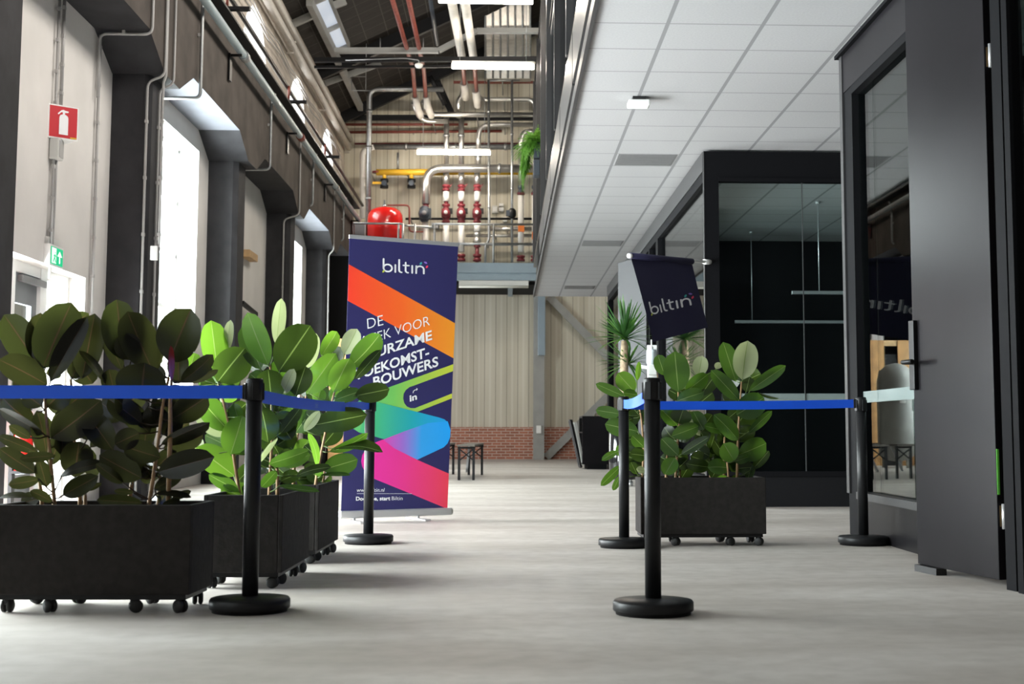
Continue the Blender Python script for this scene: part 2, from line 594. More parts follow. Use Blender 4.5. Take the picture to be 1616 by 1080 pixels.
def arc(cx, cy, r, a0, a1, n=14):
    return [(cx + r * math.cos(math.radians(a0 + (a1 - a0) * i / n)), cy + r * math.sin(math.radians(a0 + (a1 - a0) * i / n))) for i in range(n + 1)]

def lens(cx, cy, ln, wd, ang):
    a = math.radians(ang)
    P = []
    for i in range(7):
        t = i / 6
        P.append((t - .5, wd / ln * math.sin(PI * t) / 2))
    for i in range(1, 6):
        t = 1 - i / 6
        P.append((t - .5, -wd / ln * math.sin(PI * t) / 2))
    return [V((cx + ln * (x * math.cos(a) - y * math.sin(a)), cy + ln * (x * math.sin(a) + y * math.cos(a)), 0)) for x, y in P]

def logo():
    """word mark: x from 0 to about 4.9, x-height 1"""
    W = 0.21
    white = []
    white += stroke([(0, 1.75), (0, 0.5)], W) + stroke(arc(.5, .5, .5, 180, 540, 26), W)
    white += stroke([(1.4, 1), (1.4, 0)], W)
    white += stroke([(1.85, 1.75), (1.85, .35)] + arc(2.15, .3, .30, 180, 270, 8), W)
    white += stroke([(2.62, 1.4), (2.62, .35)] + arc(2.92, .3, .30, 180, 270, 8), W) + stroke([(2.35, 1.0), (3.0, 1.0)], W)
    white += stroke([(3.4, 1), (3.4, 0)], W)
    white += stroke([(3.88, 1), (3.88, 0)], W) + stroke(arc(4.33, .55, .45, 180, 0, 12) + [(4.78, 0)], W)
    cx, cy, r = 4.78, 1.18, .42
    return {'print': white, 'teal': [lens(cx + r * math.cos(2.6), cy + r * math.sin(2.6), .50, .26, 60)],
            'violet': [lens(cx + r * math.cos(1.05), cy + r * math.sin(1.05), .50, .26, -30)],
            'crimson': [lens(cx + r * math.cos(-.5), cy + r * math.sin(-.5), .50, .26, 60)],
            'limeprint': [lens(-.02, -.02, .42, .22, 60), lens(.12, .12, .36, .2, 20)]}

def poly_mesh(polys, mapf):
    mb = MB()
    for p in polys:
        mb.bm.faces.new([mb.bm.verts.new(mapf(q)) for q in p])
    return mb

class Quad:
    """bilinear sheet between four points of the place, addressed by pixels of its four seen corners"""
    def __init__(self, pix, pts):
        self.p = [V(q) for q in pts]          # bl, br, tr, tl
        A, rhs = [], []
        import numpy as np
        for (x, y), (u, v) in zip(pix, ((0, 0), (1, 0), (1, 1), (0, 1))):
            A.append([x, y, 1, 0, 0, 0, -u * x, -u * y]); rhs.append(u)
            A.append([0, 0, 0, x, y, 1, -v * x, -v * y]); rhs.append(v)
        self.h = list(np.linalg.solve(np.array(A, float), np.array(rhs, float))) + [1.0]
        self.n = (self.p[1] - self.p[0]).cross(self.p[3] - self.p[0]).normalized()
        if self.n.y > 0:
            self.n = -self.n

    def uv(self, x, y):
        h = self.h
        k = h[6] * x + h[7] * y + h[8]
        return ((h[0] * x + h[1] * y + h[2]) / k, (h[3] * x + h[4] * y + h[5]) / k)

    def at(self, u, v, off=0.0):
        a, b, c, d = self.p
        return (a * (1 - u) + b * u) * (1 - v) + (d * (1 - u) + c * u) * v + self.n * off

    def pix(self, x, y, off=0.0):
        return self.at(*self.uv(x, y), off)

# ================================================================== THE BUILDING
struct(MB().box(-4.75, 16, -3, 37.2, -0.12, 0).build('floor', 'floor'))
COLY = [0.25, 5.25, 10.6, 15.25, 20.25, 25.2, 30.25]
XW, XC, XB = -4.3, -3.88, -3.73
YD0, YD1 = 11.2, px(135, 440, X=XW).y

def wall_with_openings(mb, x0, x1, y0, y1, z0, z1, ops):
    ops = sorted(ops)
    y = y0
    for a, b, c, d in ops:
        mb.box(x0, x1, y, a, z0, z1)
        if c > z0 + .01:
            mb.box(x0, x1, a, b, z0, c)
        mb.box(x0, x1, a, b, d, z1)
        y = b
    mb.box(x0, x1, y, y1, z0, z1)

OPEN = [(1.0, 4.0, .9, 4.6), (6.15, 10.15, .03, 3.6), (YD0, YD1, .03, 2.31), (16.6, 19.6, .9, 4.65), (26.6, 29.6, .9, 4.6), (32.8, 36.0, .1, 4.4)]
mb = MB()
wall_with_openings(mb, -4.75, XW, -3, 37, 0, 5.1, OPEN)
struct(mb.build('wall_left', 'plaster'))

# columns and the haunched beam they carry
for k, y in enumerate(COLY):
    mb = MB().prism([(XW - .05, y, 0), (XC - .07, y, 0), (XC, y + .07, 0), (XC, y + .58, 0), (XC - .07, y + .65, 0), (XW - .05, y + .65, 0)], (0, 0, 4.64))
    struct(mb.build('concrete_column', 'concrete_dark'))
prof = [(-3, 6.10), (-3, 4.93)]
for y in COLY:
    prof += [(y - .72, 4.93), (y - .02, 4.63), (y + .67, 4.63), (y + 1.35, 4.93)]
prof += [(34.1, 4.93), (34.1, 6.10)]
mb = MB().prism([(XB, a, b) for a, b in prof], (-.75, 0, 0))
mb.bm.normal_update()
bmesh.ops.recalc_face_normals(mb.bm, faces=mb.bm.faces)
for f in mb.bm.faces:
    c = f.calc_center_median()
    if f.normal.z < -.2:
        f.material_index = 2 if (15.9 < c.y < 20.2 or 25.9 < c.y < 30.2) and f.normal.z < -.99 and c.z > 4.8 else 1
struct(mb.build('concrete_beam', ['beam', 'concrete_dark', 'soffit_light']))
struct(MB().box(-4.28, -3.36, 31.3, 31.4, 0.0, 4.62).build('trim_1', 'void'))  # black screen added to keep the far bay dark before its window

# upper wall with arched lights
mb = MB()
yy, X0, X1, ZT = -3.0, -4.75, XW, 9.0
ARC = [(13.8, 1.15), (18.75, 1.15), (23.7, 1.15), (28.6, 1.15), (33.5, 1.15)]
for yc, hw in ARC:
    mb.box(X0, X1, yy, yc - hw, 6.1, ZT)
    mb.box(X0, X1, yc - hw, yc + hw, 6.1, 6.25)
    pr = None
    for i in range(17):
        a = PI - PI * i / 16
        p = (yc + hw * math.cos(a), 6.85 + hw * math.sin(a) * .95)
        if pr:
            mb.prism([(X0, pr[0], pr[1]), (X0, p[0], p[1]), (X0, p[0], ZT), (X0, pr[0], ZT)], (X1 - X0, 0, 0))
        pr = p
    yy = yc + hw
mb.box(X0, X1, yy, 37, 6.1, ZT)
struct(mb.build('wall_upper_left', 'upper'))
for k, (yc, hw) in enumerate(ARC):
    e = struct(thing('window_%d' % (k + 1), None, None, (-4.62, yc, 6.25)))
    mb = MB()
    pts = [(-4.62, yc - hw + .03, 6.25), (-4.62, yc - hw + .03, 6.85)] + [(-4.62, yc + (hw - .03) * math.cos(PI - PI * i / 14), 6.85 + (hw - .03) * .95 * math.sin(PI * i / 14)) for i in range(1, 14)] + [(-4.62, yc + hw - .03, 6.85), (-4.62, yc + hw - .03, 6.25)]
    for a, b in zip(pts, pts[1:]):
        mb.bar(a, b, .06, .06, up=(1, 0, 0))
    mb.bar((-4.62, yc - hw, 6.29), (-4.62, yc + hw, 6.29), .08, .08)
    mb.bar((-4.62, yc, 6.25), (-4.62, yc, 7.9), .05, .05)
    mb.bar((-4.62, yc - hw, 6.85), (-4.62, yc + hw, 6.85), .05, .05)
    mb.build('window_frame', 'white', e)
    # rounded white reveal band
    mb = MB()
    pr = None
    for i in range(17):
        a = PI - PI * i / 16
        p = (yc + hw * math.cos(a), 6.85 + hw * math.sin(a) * .95)
        q = (yc + (hw - .015) * math.cos(a), 6.85 + (hw - .015) * math.sin(a) * .95)
        if pr:
            mb.prism([(-4.6, pr[0][0], pr[0][1]), (-4.6, p[0], p[1]), (-4.6, q[0], q[1]), (-4.6, pr[1][0], pr[1][1])], (.302, 0, 0))
        pr = (p, q)
    mb.box(-4.6, -4.298, yc + hw - .015, yc + hw, 6.25, 6.85)
    mb.box(-4.6, -4.298, yc - hw, yc - hw + .015, 6.25, 6.85)
    mb.build('reveal', 'white', e)

# tall windows of the lower wall
for k, (a, b, c, d) in enumerate([OPEN[1], OPEN[3], OPEN[4], OPEN[0]]):
    e = struct(thing('window_%d' % (k + 6), None, None, (-4.6, (a + b) / 2, c)))
    mb = MB()
    for y in (a + .04, a + (b - a) / 3, a + (b - a) * 2 / 3, b - .04):
        mb.bar((-4.6, y, c), (-4.6, y, d), .07, .06, up=(1, 0, 0))
    for i in range(6):
        z = c + .03 + (d - c - .06) * i / 5
        mb.bar((-4.6, a, z), (-4.6, b, z), .06, .05)
    mb.build('window_frame', 'white', e)
    MB().box(-4.635, -4.63, a, b, c, d).build('pane', 'glass', e)
    mb = MB()
    mb.box(-4.58, -4.298, b - .012, b, c, d)
    mb.box(-4.58, -4.298, a, a + .012, c, d)
    mb.box(-4.58, -4.298, a, b, d - .012, d)
    mb.build('reveal', 'white', e)

# outer door of the near bay: frame, leaf with a glazed light, side light
xf = -4.5
def yf(x, X=xf):
    return px(x, 440, X=X).y
e = struct(thing('door_1', None, None, (xf, 12.4, 0)))
mb = MB()
zt = 2.31
for a, b in ((YD0, YD0 + .1), (yf(12), yf(19.4)), (yf(59.6), yf(70)), (yf(101), YD1)):
    mb.box(xf - .06, xf + .03, a, b, .0, zt)
mb.box(xf - .055, xf + .025, YD0, YD1, zt - .10, zt)
mb.build('door_frame', 'white', e)
mb = MB()
ya, yb, zd = yf(19.4), yf(59.6), zt - .10
mb.box(xf - .05, xf - .005, ya, yb, zd - .28, zd)
mb.box(xf - .05, xf - .005, ya, ya + .1, 0, zd - .28)
mb.box(xf - .05, xf - .005, yb - .14, yb, 0, zd - .28)
mb.box(xf - .05, xf - .005, ya + .1, yb - .14, 0, .35)
lf = mb.build('door_leaf', 'door_grey', e)
MB().box(xf - .03, xf - .025, ya + .1, yb - .14, .35, zd - .28).build('pane', 'glass', lf)
MB().box(xf + .0, xf + .05, yb - .55, yb + .12, zd - .08, zd - .02).build('door_closer', 'midgrey', lf)
MB().box(xf - .03, xf - .025, yf(70), yf(101), 0, zd).build('pane', 'glass', e)
d = px(80, 482, X=-4.72)
tag(MB().lathe([(.0, 0), (.19, 0), (.2, .02), (.19, .04), (0, .04)], d, 24, (1, 0, 0)).build('oval_disc', 'orange'), 'orange disc hanging outside the side light of the grey door', 'disc')

# roof
RS = 0.485
def roof_z(x):
    return 8.87 + RS * (x + 4.41)
def roofpt(x, y, off=0.0):
    d = RT * ((x - CX) / F) - UP * ((y - CY) / F) + FW
    t = (8.87 + RS * 4.41 - off - HC) / (d.z - RS * d.x)
    return V((d.x * t, d.y * t, d.z * t + HC))
sk = [roofpt(468, 5), roofpt(517, 5), roofpt(545, 75), roofpt(528, 75)]
ysk0, ysk1, xsk0, xsk1 = roofpt(485, 5).y, roofpt(540, 73).y, roofpt(524, 40).x - .17, roofpt(524, 40).x + .17
RIDGE = 5.2
mb = MB()
def roof_slab(mb, xa, xb, ya, yb):
    mb.prism([(xa, ya, roof_z(xa)), (xb, ya, roof_z(xb)), (xb, ya, roof_z(xb) + .12), (xa, ya, roof_z(xa) + .12)], (0, yb - ya, 0))
roof_slab(mb, -4.9, xsk0, -3, 37.2)
roof_slab(mb, xsk1, RIDGE, -3, 37.2)
roof_slab(mb, xsk0, xsk1, -3, ysk0)
roof_slab(mb, xsk0, xsk1, ysk1, 37.2)
zr = roof_z(RIDGE)
mb.prism([(RIDGE, -3, zr), (16, -3, zr - RS * 10.8), (16, -3, zr - RS * 10.8 + .12), (RIDGE, -3, zr + .12)], (0, 40.2, 0))
struct(mb.build('roof', 'roof'))
e = struct(thing('window_10', None, None, (xsk0, ysk0, roof_z(xsk0))))
mb = MB()
ym = (ysk0 * .45 + ysk1 * .55)
roof_slab(mb, xsk0, xsk1, ysk0, ysk1)
mb.build('skylight_pane', 'skylight', e)
mb = MB()
for y in (ysk0, ym, ysk1):
    mb.bar((xsk0, y, roof_z(xsk0) - .05), (xsk1, y, roof_z(xsk1) - .05), .05, .1)
for x in (xsk0, xsk1):
    mb.bar((x, ysk0, roof_z(x) - .05), (x, ysk1, roof_z(x) - .05), .05, .1)
mb.build('skylight_frame', 'steelgrey', e)

# gable wall: cladding over a brick plinth
zap = zr + .0
struct(MB().prism([(-4.75, 37, .834), (16, 37, .834), (16, 37, zr - RS * 10.8), (RIDGE, 37, zr), (-4.75, 37, roof_z(-4.75))], (0, .2, 0)).build('wall_back', 'clad'))
struct(MB().box(-4.75, 16, 36.93, 37.2, 0, .835).build('wall_back_plinth', 'brick'))
struct(MB().box(15.8, 16, -3, 37, 0, 8).build('wall_right', 'upper'))

# steel frame on the gable wall
p0, p1 = px(842, 600, Y=36.6), px(859, 600, Y=36.6)
mb = MB()
mb.box(p0.x, p1.x, 36.55, 36.58, 0, 9.5).box(p0.x, p1.x, 36.88, 36.91, 0, 9.5).box((p0.x + p1.x) / 2 - .01, (p0.x + p1.x) / 2 + .01, 36.58, 36.88, 0, 9.5)
struct(mb.build('steel_column', 'steelgrey'))
a, b = px(850, 561, Y=36.4), px(850, 440, Y=36.4)
tag(MB().box(a.x - .02, a.x + .17, 36.36, 36.54, a.z, b.z + 1.0).build('duct_casing', 'bluegrey', bevel=.01), 'blue-grey casing on the upper part of the grey steel column', 'casing')
for nm, (xa, y_a), (xb, y_b), lab in (('brace', (866, 468), (985, 590), 'upper diagonal grey steel brace right of the column'), ('brace', (862, 722), (985, 600), 'lower diagonal grey steel brace rising from the column foot')):
    a, b = px(xa, y_a, Y=36.75), px(xb, y_b, Y=36.75)
    t = MB().bar(a, b, .06, .19, up=(0, -1, 0)) if False else MB().bar(a, b, .05, .2)
    tag(t.build('steel_brace', 'steelgrey'), lab, 'brace')
a = px(850, 678, Y=36.54)
t = thing('wall_plate', 'small white plate fixed low on the grey steel column', 'plate', a)
MB().box(a.x - .09, a.x + .09, 36.53, 36.548, a.z - .13, a.z + .13).build('backing', 'steelgrey', t)
MB().box(a.x - .06, a.x + .06, 36.52, 36.53, a.z - .1, a.z + .1).build('face', 'white', t)

# ------------------------------------------------------------------ upper floor block with the tiled ceiling
CE = px(860, 468, Z=CEIL_Z).y
XE = .605
struct(MB().box(XE, 15.8, -3, CE, CEIL_Z, CEIL_Z + .05).build('ceiling', 'ceiling'))
struct(MB().box(XE + .06, 15.8, -3, CE - .05, CEIL_Z + .05, 4.3).build('upper_floor_slab', 'void'))
mb = MB().box(XE - .03, XE, -3, CE + .02, CEIL_Z - .02, CEIL_Z + .09)
struct(mb.build('trim_2', 'frame_edge'))
struct(MB().box(XE + .0, XE + .05, -3, CE, CEIL_Z + .09, CEIL_Z + .16).build('trim_3', 'rubber'))
ys = [-3.0, 1.4, 5.8] + [px(x, y, X=XE - .03).y for x, y in ((905, 163), (885, 303), (869.5, 379), (858.5, 431), (851.8, 466))]
for k, (a, b) in enumerate(zip(ys, ys[1:])):
    struct(MB().box(XE - .04, XE + .05, a + .04, min(b - .04, CE), CEIL_Z + .15, CEIL_Z + .62).build('trim_%d' % (k + 4), 'frame_edge'))
struct(MB().box(XE - .03, XE + .05, -3, CE, CEIL_Z + .62, CEIL_Z + .70).build('trim_12', 'shiny'))
# glazed front of the upper floor
e = struct(thing('window_11', None, None, (XE, 15, 4.3)))
YM, ZN, ZF = 19.2, 6.35, 8.2
mb = MB()
for k in range(10):
    y = CE - .3 - 3.3 * k
    mb.box(XE - .05, XE + .06, y - .05, y + .05, 4.3, ZF if y > YM else ZN)
mb.build('mullion', 'frame_edge', e)
MB().box(XE, XE + .06, YM, CE - .1, ZF - .1, ZF).box(XE, XE + .06, -3, YM, ZN - .1, ZN).build('head_rail', 'frame_edge', e)
MB().box(XE + .02, XE + .03, YM, CE - .3, 4.3, ZF - .1).box(XE + .02, XE + .03, -3, YM, 4.3, ZN - .1).build('pane', 'glass_dark', e)
struct(MB().box(2.6, 2.7, YM, CE - .1, 4.3, ZF).box(2.6, 2.7, -3, YM, 4.3, ZN).build('wall_upper_room', 'void'))
struct(MB().box(XE - .02, 2.7, YM, CE - .1, ZF, ZF + .1).box(XE - .02, 2.7, -3, YM, ZN, ZN + .1).build('ceiling_upper_room', 'void'))
struct(MB().box(XE - .02, 2.7, CE - .2, CE - .05, 4.3, ZF).build('wall_upper_end', 'beam'))

# vent panels and a detector in the tiled ceiling
for k, (c, r, lab) in enumerate(((0, 7, 'nearest flush grey vent panel in the white tiled ceiling'), (0, 17, 'middle flush grey vent panel in the tiled ceiling, above the grey open door'), (0, 27, 'farthest flush grey vent panel in the ceiling, near its far edge'))):
    x, y = TX0 + .03 + c * TXP, TY0 + r * TYP + .03
    t = thing('ceiling_vent', lab, 'vent', (x + .3, y + .3, CEIL_Z), group='grey ceiling vent panels')
    mb = MB()
    for i in range(12):
        mb.box(x + .02, x + TXP - .08, y + .02 + .048 * i, y + .045 + .048 * i, CEIL_Z - .006, CEIL_Z - .001)
    mb.build('grille', 'midgrey', t)
    MB().box(x, x + TXP - .06, y, y + TYP - .06, CEIL_Z - .003, CEIL_Z + .002).build('panel', 'midgrey', t)
p = px(1008, 163, Z=CEIL_Z - .05)
t = thing('ceiling_sensor', 'small square white sensor box under the tiled ceiling', 'sensor', p)
MB().box(p.x - .055, p.x + .055, p.y - .055, p.y + .055, CEIL_Z - .035, CEIL_Z).build('mount', 'rubber', t)
MB().box(p.x - .095, p.x + .095, p.y - .08, p.y + .08, CEIL_Z - .085, CEIL_Z - .03).build('housing', 'whiteplastic', t, bevel=.015)

# ------------------------------------------------------------------ far glass meeting room
GX, GY, GZ = 2.0, 14.0, CEIL_Z - .02
t = thing('meeting_room', 'black framed glass meeting room behind the planter, under the tiled ceiling', 'glass room', (GX, GY, 0))
fr = MB()
fr.box(GX, GX + .145, GY, GY + .12, 0, GZ)
fr.build('corner_post', 'frame', t)
MB().box(GX - .008, GX, GY - .004, GY + .05, .0, GZ).build('corner_trim', 'frame_edge', t)
MB().box(GX + .145, 6.4, GY, GY + .1, GZ - .27, GZ).build('header', 'frame', t)
MB().box(GX + .145, 6.4, GY - .015, GY + .1, GZ - .31, GZ - .27).build('header_trim', 'frame', t)
MB().box(GX + .145, 6.4, GY - .02, GY + .1, .30, .35).build('sill', 'frame', t)
MB().box(GX + .145, 6.4, GY + .0, GY + .1, 0, .30).build('kick_panel', 'void', t)
xs = [GX + .145, px(1270, 500, Y=GY).x, 4.6, 6.4]
for a, b in zip(xs, xs[1:]):
    g = MB().box(a + .004, b - .004, GY + .045, GY + .055, .35, GZ - .31).build('front_pane', 'glass_dark', t)
    MB().box(a + .004, b - .004, GY + .038, GY + .044, 1.05, 1.125).build('frosted_strip', 'frost', g)
MB().box(xs[1] - .003, xs[1] + .003, GY + .03, GY + .06, .35, GZ - .31).build('pane_joint', 'frame_edge', t)
# left face: header board, frame, panes, an open leaf
MB().box(GX - .012, GX + .1, GY + .05, 27.6, GZ - .2, GZ).build('side_header', 'frame_edge', t)
MB().box(GX, GX + .1, GY + .05, 27.6, GZ - .3, GZ - .2).build('side_rail', 'frame', t)
MB().box(GX, GX + .1, GY + .05, 18.4, 0, .30).build('side_kick_panel', 'frame', t)
for a, b in ((18.35, 18.6), (19.45, 19.6), (20.7, 20.95), (23.5, 23.7), (27.3, 27.7)):
    MB().box(GX - .005, GX + .1, a, b, 0, GZ - .3).build('mullion', 'frame', t)
MB().box(GX + .045, GX + .055, GY + .12, 18.35, .30, GZ - .3).build('side_pane', 'glass', t)
for a, b in ((18.6, 19.45), (20.95, 23.5), (23.7, 27.3)):
    MB().box(GX + .045, GX + .055, a, b, 0.1, GZ - .3).build('side_pane', 'glass_dark', t)
MB().box(GX + .1, 6.4, 20.75, 20.85, 0, GZ).build('back_lining', 'void', t)
MB().box(6.4, 6.5, GY, 20.85, 0, GZ).build('end_lining', 'void', t)
MB().box(GX + .15, 6.4, GY + .15, 20.75, 0.002, .012).build('carpet', 'void', t)
h, f = V((1.985, 19.62, 0)), V((1.665, 20.55, 0))
lf = MB().bar(h + V((0, 0, 1.66)), f + V((0, 0, 1.66)), .045, 3.1).build('open_door', 'slate', t)
dd = (f - h).normalized()
MB().bar(f - dd * .08 + V((-.05, -.02, .98)), f - dd * .08 + V((-.05, -.02, 1.3)), .03, .03, up=(1, 0, 0)).build('door_handle', 'black', lf)
# pendant light bars inside
for k, (xa, y, Y, xb, wires, lab) in enumerate(((1250, 462, 17.2, 1420, (1293, 1410), 'thin pendant light bar in the glass room, nearer one'), (1160, 508, 19.9, 1420, (1187, 1400), 'thin pendant light bar in the glass room, farther one'))):
    a, b = px(xa, y, Y=Y), px(xb, y, Y=Y)
    q = thing('pendant_light', lab, 'lamp', (a.x, Y, a.z))
    MB().box(a.x, b.x, Y - .03, Y + .03, a.z - .02, a.z + .02).build('lamp_bar', 'silver', q)
    for wx in wires:
        c = px(wx, y, Y=Y)
        MB().tube([(c.x, Y, c.z + .02), (c.x, Y, CEIL_Z)], .006, 6).build('suspension_wire', 'silver', q)
        MB().lathe([(.03, 0), (.03, .03)], (c.x, Y, CEIL_Z - .03), 12).build('ceiling_cup', 'silver', q)

# ------------------------------------------------------------------ near glass meeting room
NX = 2.535
t = thing('meeting_room', 'black framed glass meeting room at the right edge with its door open', 'glass room', (NX, 10.3, 0))
NZ = GZ
MB().box(NX - .005, NX + .1, 10.05, 10.35, 0, NZ).build('corner_post', 'frame', t)
MB().box(NX - .02, NX - .005, 10.28, 10.36, .3, NZ - .01).build('corner_trim', 'frame_edge', t)
MB().box(NX - .012, NX + .1, 6.5, 10.37, NZ - .30, NZ).build('header', 'black_steel', t)
MB().box(NX - .01, NX + .1, 6.5, 10.05, NZ - .36, NZ - .30).build('header_rail', 'frame', t)
MB().box(NX - .045, NX + .1, 6.5, 10.40, NZ - .012, NZ + .015).build('cap', 'frame', t)
MB().box(NX, NX + .1, 7.5, 10.05, 0, .27).build('kick_panel', 'black_steel', t)
MB().box(NX - .03, NX + .1, 7.5, 10.05, .27, .32).build('sill', 'frame_edge', t)
ymid = px(1388, 600, X=NX + .05).y
for a, b in ((7.6, ymid), (ymid, 10.05)):
    g = MB().box(NX + .045, NX + .055, a + .003, b - .003, .32, NZ - .36).build('side_pane', glass_mat('mirroring pane', (.70, .78, .77), 1.0), t)
    MB().box(NX + .036, NX + .043, a + .003, b - .003, .955, 1.035).build('frosted_strip', 'frost', g)
MB().box(NX, NX + .1, 7.5, 7.6, .3, NZ - .36).build('door_post', 'frame', t)
MB().box(NX + .1, 5.2, 10.25, 10.35, 0, NZ).build('back_lining', 'void', t)
MB().box(5.2, 5.3, 5.0, 10.35, 0, NZ).build('end_lining', 'void', t)
MB().box(NX + .1, 5.2, 5.0, 10.25, 0.002, .012).build('carpet', 'void', t)
H = px(1577, 916, Z=.04)
Fp = px(1448.5, 890, Z=.04)
H, Fp = V((H.x, H.y, 0)), V((Fp.x, Fp.y, 0))
dd = (H - Fp).normalized()
nn = V((-dd.y, dd.x, 0))
if nn.x > 0:
    nn = -nn
DZ0, DZ1 = .04, 3.2
mid = (H + Fp) / 2 - nn * .027
L = (H - Fp).length
rot = Matrix.Rotation(math.atan2(dd.y, dd.x), 3, 'Z')
lf = MB().obox(mid + V((0, 0, (DZ0 + DZ1) / 2)), (L, .054, DZ1 - DZ0), rot).build('door', 'black_steel', t, bevel=.003)
def dpt(s, out, z):
    return Fp + dd * s + nn * out + V((0, 0, z))
z0, z1 = px(1452, 616, Y=Fp.y).z, px(1452, 507, Y=Fp.y).z
zl = px(1452, 573, Y=Fp.y).z
MB().obox(dpt(.03, .012, (z0 + z1) / 2), (.06, .026, z1 - z0), rot).build('escutcheon', 'black_plastic', lf, bevel=.004)
MB().tube([dpt(.035, .02, zl), dpt(.035, .085, zl), dpt(.17, .088, zl)], .012, 10, bend=.02).build('lever_handle', 'black_plastic', lf)
MB().lathe([(.014, 0), (.014, .008)], dpt(.035, .012, zl - .085), 14, nn).build('lock_cylinder', 'silver', lf)
for y in (90, 815):
    z = px(1575, y, Y=H.y).z
    MB().obox(dpt(L + .001, -.027, z), (.003, .03, .10), rot).build('hinge_plate', 'brass', lf)
    MB().lathe([(.012, 0), (.012, .12)], H + dd * .03 - nn * .02 + V((0, 0, z - .06)), 12).build('hinge_barrel', 'silver', lf)
MB().obox(dpt(L + .0015, -.01, px(1570, 745, Y=H.y).z), (.003, .012, .22), rot).build('door_edge_tape', 'greenpad', lf)
jp = H + dd * .055
MB().obox(jp - nn * .07 + dd * .04 + V((0, 0, NZ / 2)), (.09, .12, NZ), rot).build('door_jamb', 'frame', t)
MB().obox(jp - nn * .0 + dd * .16 + V((0, 0, NZ / 2)), (.05, .02, NZ), rot).build('jamb_trim', 'frame', t)
MB().obox(jp - nn * .05 + dd * .6 + V((0, 0, NZ / 2)), (.8, .012, NZ), rot).build('near_pane', 'glass_dark', t)
p = Fp + dd * .12
tag(MB().prism([p + nn * .015 - dd * .13, p + nn * .015 - dd * .13 + V((0, 0, .036)), p + nn * .015 + dd * .12 + V((0, 0, .036)), p + nn * .015 + dd * .12], -nn * .06).build('door_wedge', 'rubber'), 'black wedge holding the open black door on the floor', 'door stop')

# ================================================================== QUEUE BARRIER
SP = [px(394, 965, Z=0), px(581, 858, Z=0), px(1031, 969, Z=0), px(985, 864, Z=0), px(1363, 860, Z=0)]
SL = ['black barrier post left of the walkway, nearest, in front of the planters', 'black barrier post beside the left foot of the roll-up banner',
      'black barrier post right of the walkway, nearest the camera', 'black barrier post at the left end of the right-hand planter, behind a nearer post',
      'black barrier post in front of the near glass room kick panel']
st = thing('barrier_post', SL[0], 'barrier post', (0, 0, 0), group='black belt barrier posts')
MB().lathe([(0, 0), (.156, 0), (.157, .012), (.165, .014), (.168, .018), (.168, .048), (.162, .057), (.06, .064), (.034, .066), (0, .066)], n=48).build('base', 'black_plastic', st)
MB().lathe([(0, .06), (.034, .06), (.034, .885), (0, .885)], n=28).build('pole', 'black', st)
mb = MB().lathe([(0, .885), (.0365, .885), (.0365, .972), (.032, .98), (0, .98)], n=28)
for k in range(4):
    a = k * PI / 2 + .3
    mb.obox((math.cos(a) * .036, math.sin(a) * .036, .925), (.010, .026, .072), Matrix.Rotation(a, 3, 'Z'))
mb.build('belt_head', 'black_plastic', st)
st.location = SP[0]
for p, l in zip(SP[1:], SL[1:]):
    dup_at(st, p, random.Random(l).uniform(0, 1), l)
off = V((-2.95, 6.15, 0))

def belt(name, p, q, z0, z1, sag, label, logos=(), clip=None):
    p, q = V((p.x, p.y, 0)), V((q.x, q.y, 0))
    d = (q - p).normalized()
    p, q = p + d * .038, q - d * .038
    nrm = V((-d.y, d.x, 0))
    if nrm.y > 0:
        nrm = -nrm
    t = thing(name, label, 'belt', (p.x, p.y, z0), group='blue barrier belts')
    mb = MB()
    N = 24
    def mid(u):
        return p + (q - p) * u + V((0, 0, z0 + (z1 - z0) * u - sag * 4 * u * (1 - u)))
    for i in range(N):
        a, b = mid(i / N), mid((i + 1) / N)
        mb.hexa([a - nrm * .001 - V((0, 0, .028)), b - nrm * .001 - V((0, 0, .028)), b + nrm * .001 - V((0, 0, .028)), a + nrm * .001 - V((0, 0, .028)),
                 a - nrm * .001 + V((0, 0, .028)), b - nrm * .001 + V((0, 0, .028)), b + nrm * .001 + V((0, 0, .028)), a + nrm * .001 + V((0, 0, .028))])
    bmesh.ops.remove_doubles(mb.bm, verts=mb.bm.verts, dist=1e-5)
    b = mb.build('webbing', 'blue', t)
    rot = Matrix.Rotation(math.atan2(d.y, d.x), 3, 'Z')
    MB().obox(mid(1) + d * .002, (.03, .016, .062), rot).build('clip', 'black_plastic', t, bevel=.003)
    MB().obox(mid(0) - d * .002, (.03, .016, .062), rot).build('clip', 'black_plastic', t, bevel=.003)
    LG = logo()
    fwd = d if d.x > 0 else -d
    for u in logos:
        polys = [pp for k in LG for pp in LG[k]]
        c = mid(u)
        s = .016
        poly_mesh(polys, lambda v: c + fwd * ((v.x - 2.4) * s) + V((0, 0, (v.y - .8) * s)) + nrm * .0018).build('printed_logo', 'bluelogo', b)
    return t

zc = .94
belt('barrier_belt', off, SP[0], .922, .922, .0, 'blue belt stretched across the front of the nearest planter at left')
belt('barrier_belt', SP[0], SP[1], .909, .927, .025, 'blue belt with small printed logos sagging in front of the banner and green plants', (.42, .72))
belt('barrier_belt', SP[2], SP[3], .925, .93, .02, 'short blue belt seen nearly end on between the two right posts')
belt('barrier_belt', SP[3], SP[4], .922, .937, .006, 'blue belt running in front of the right-hand planter to the glass room')
stx = dup_at(st, off, .2, 'black barrier post at the far left end of the barrier, beside the first planter')

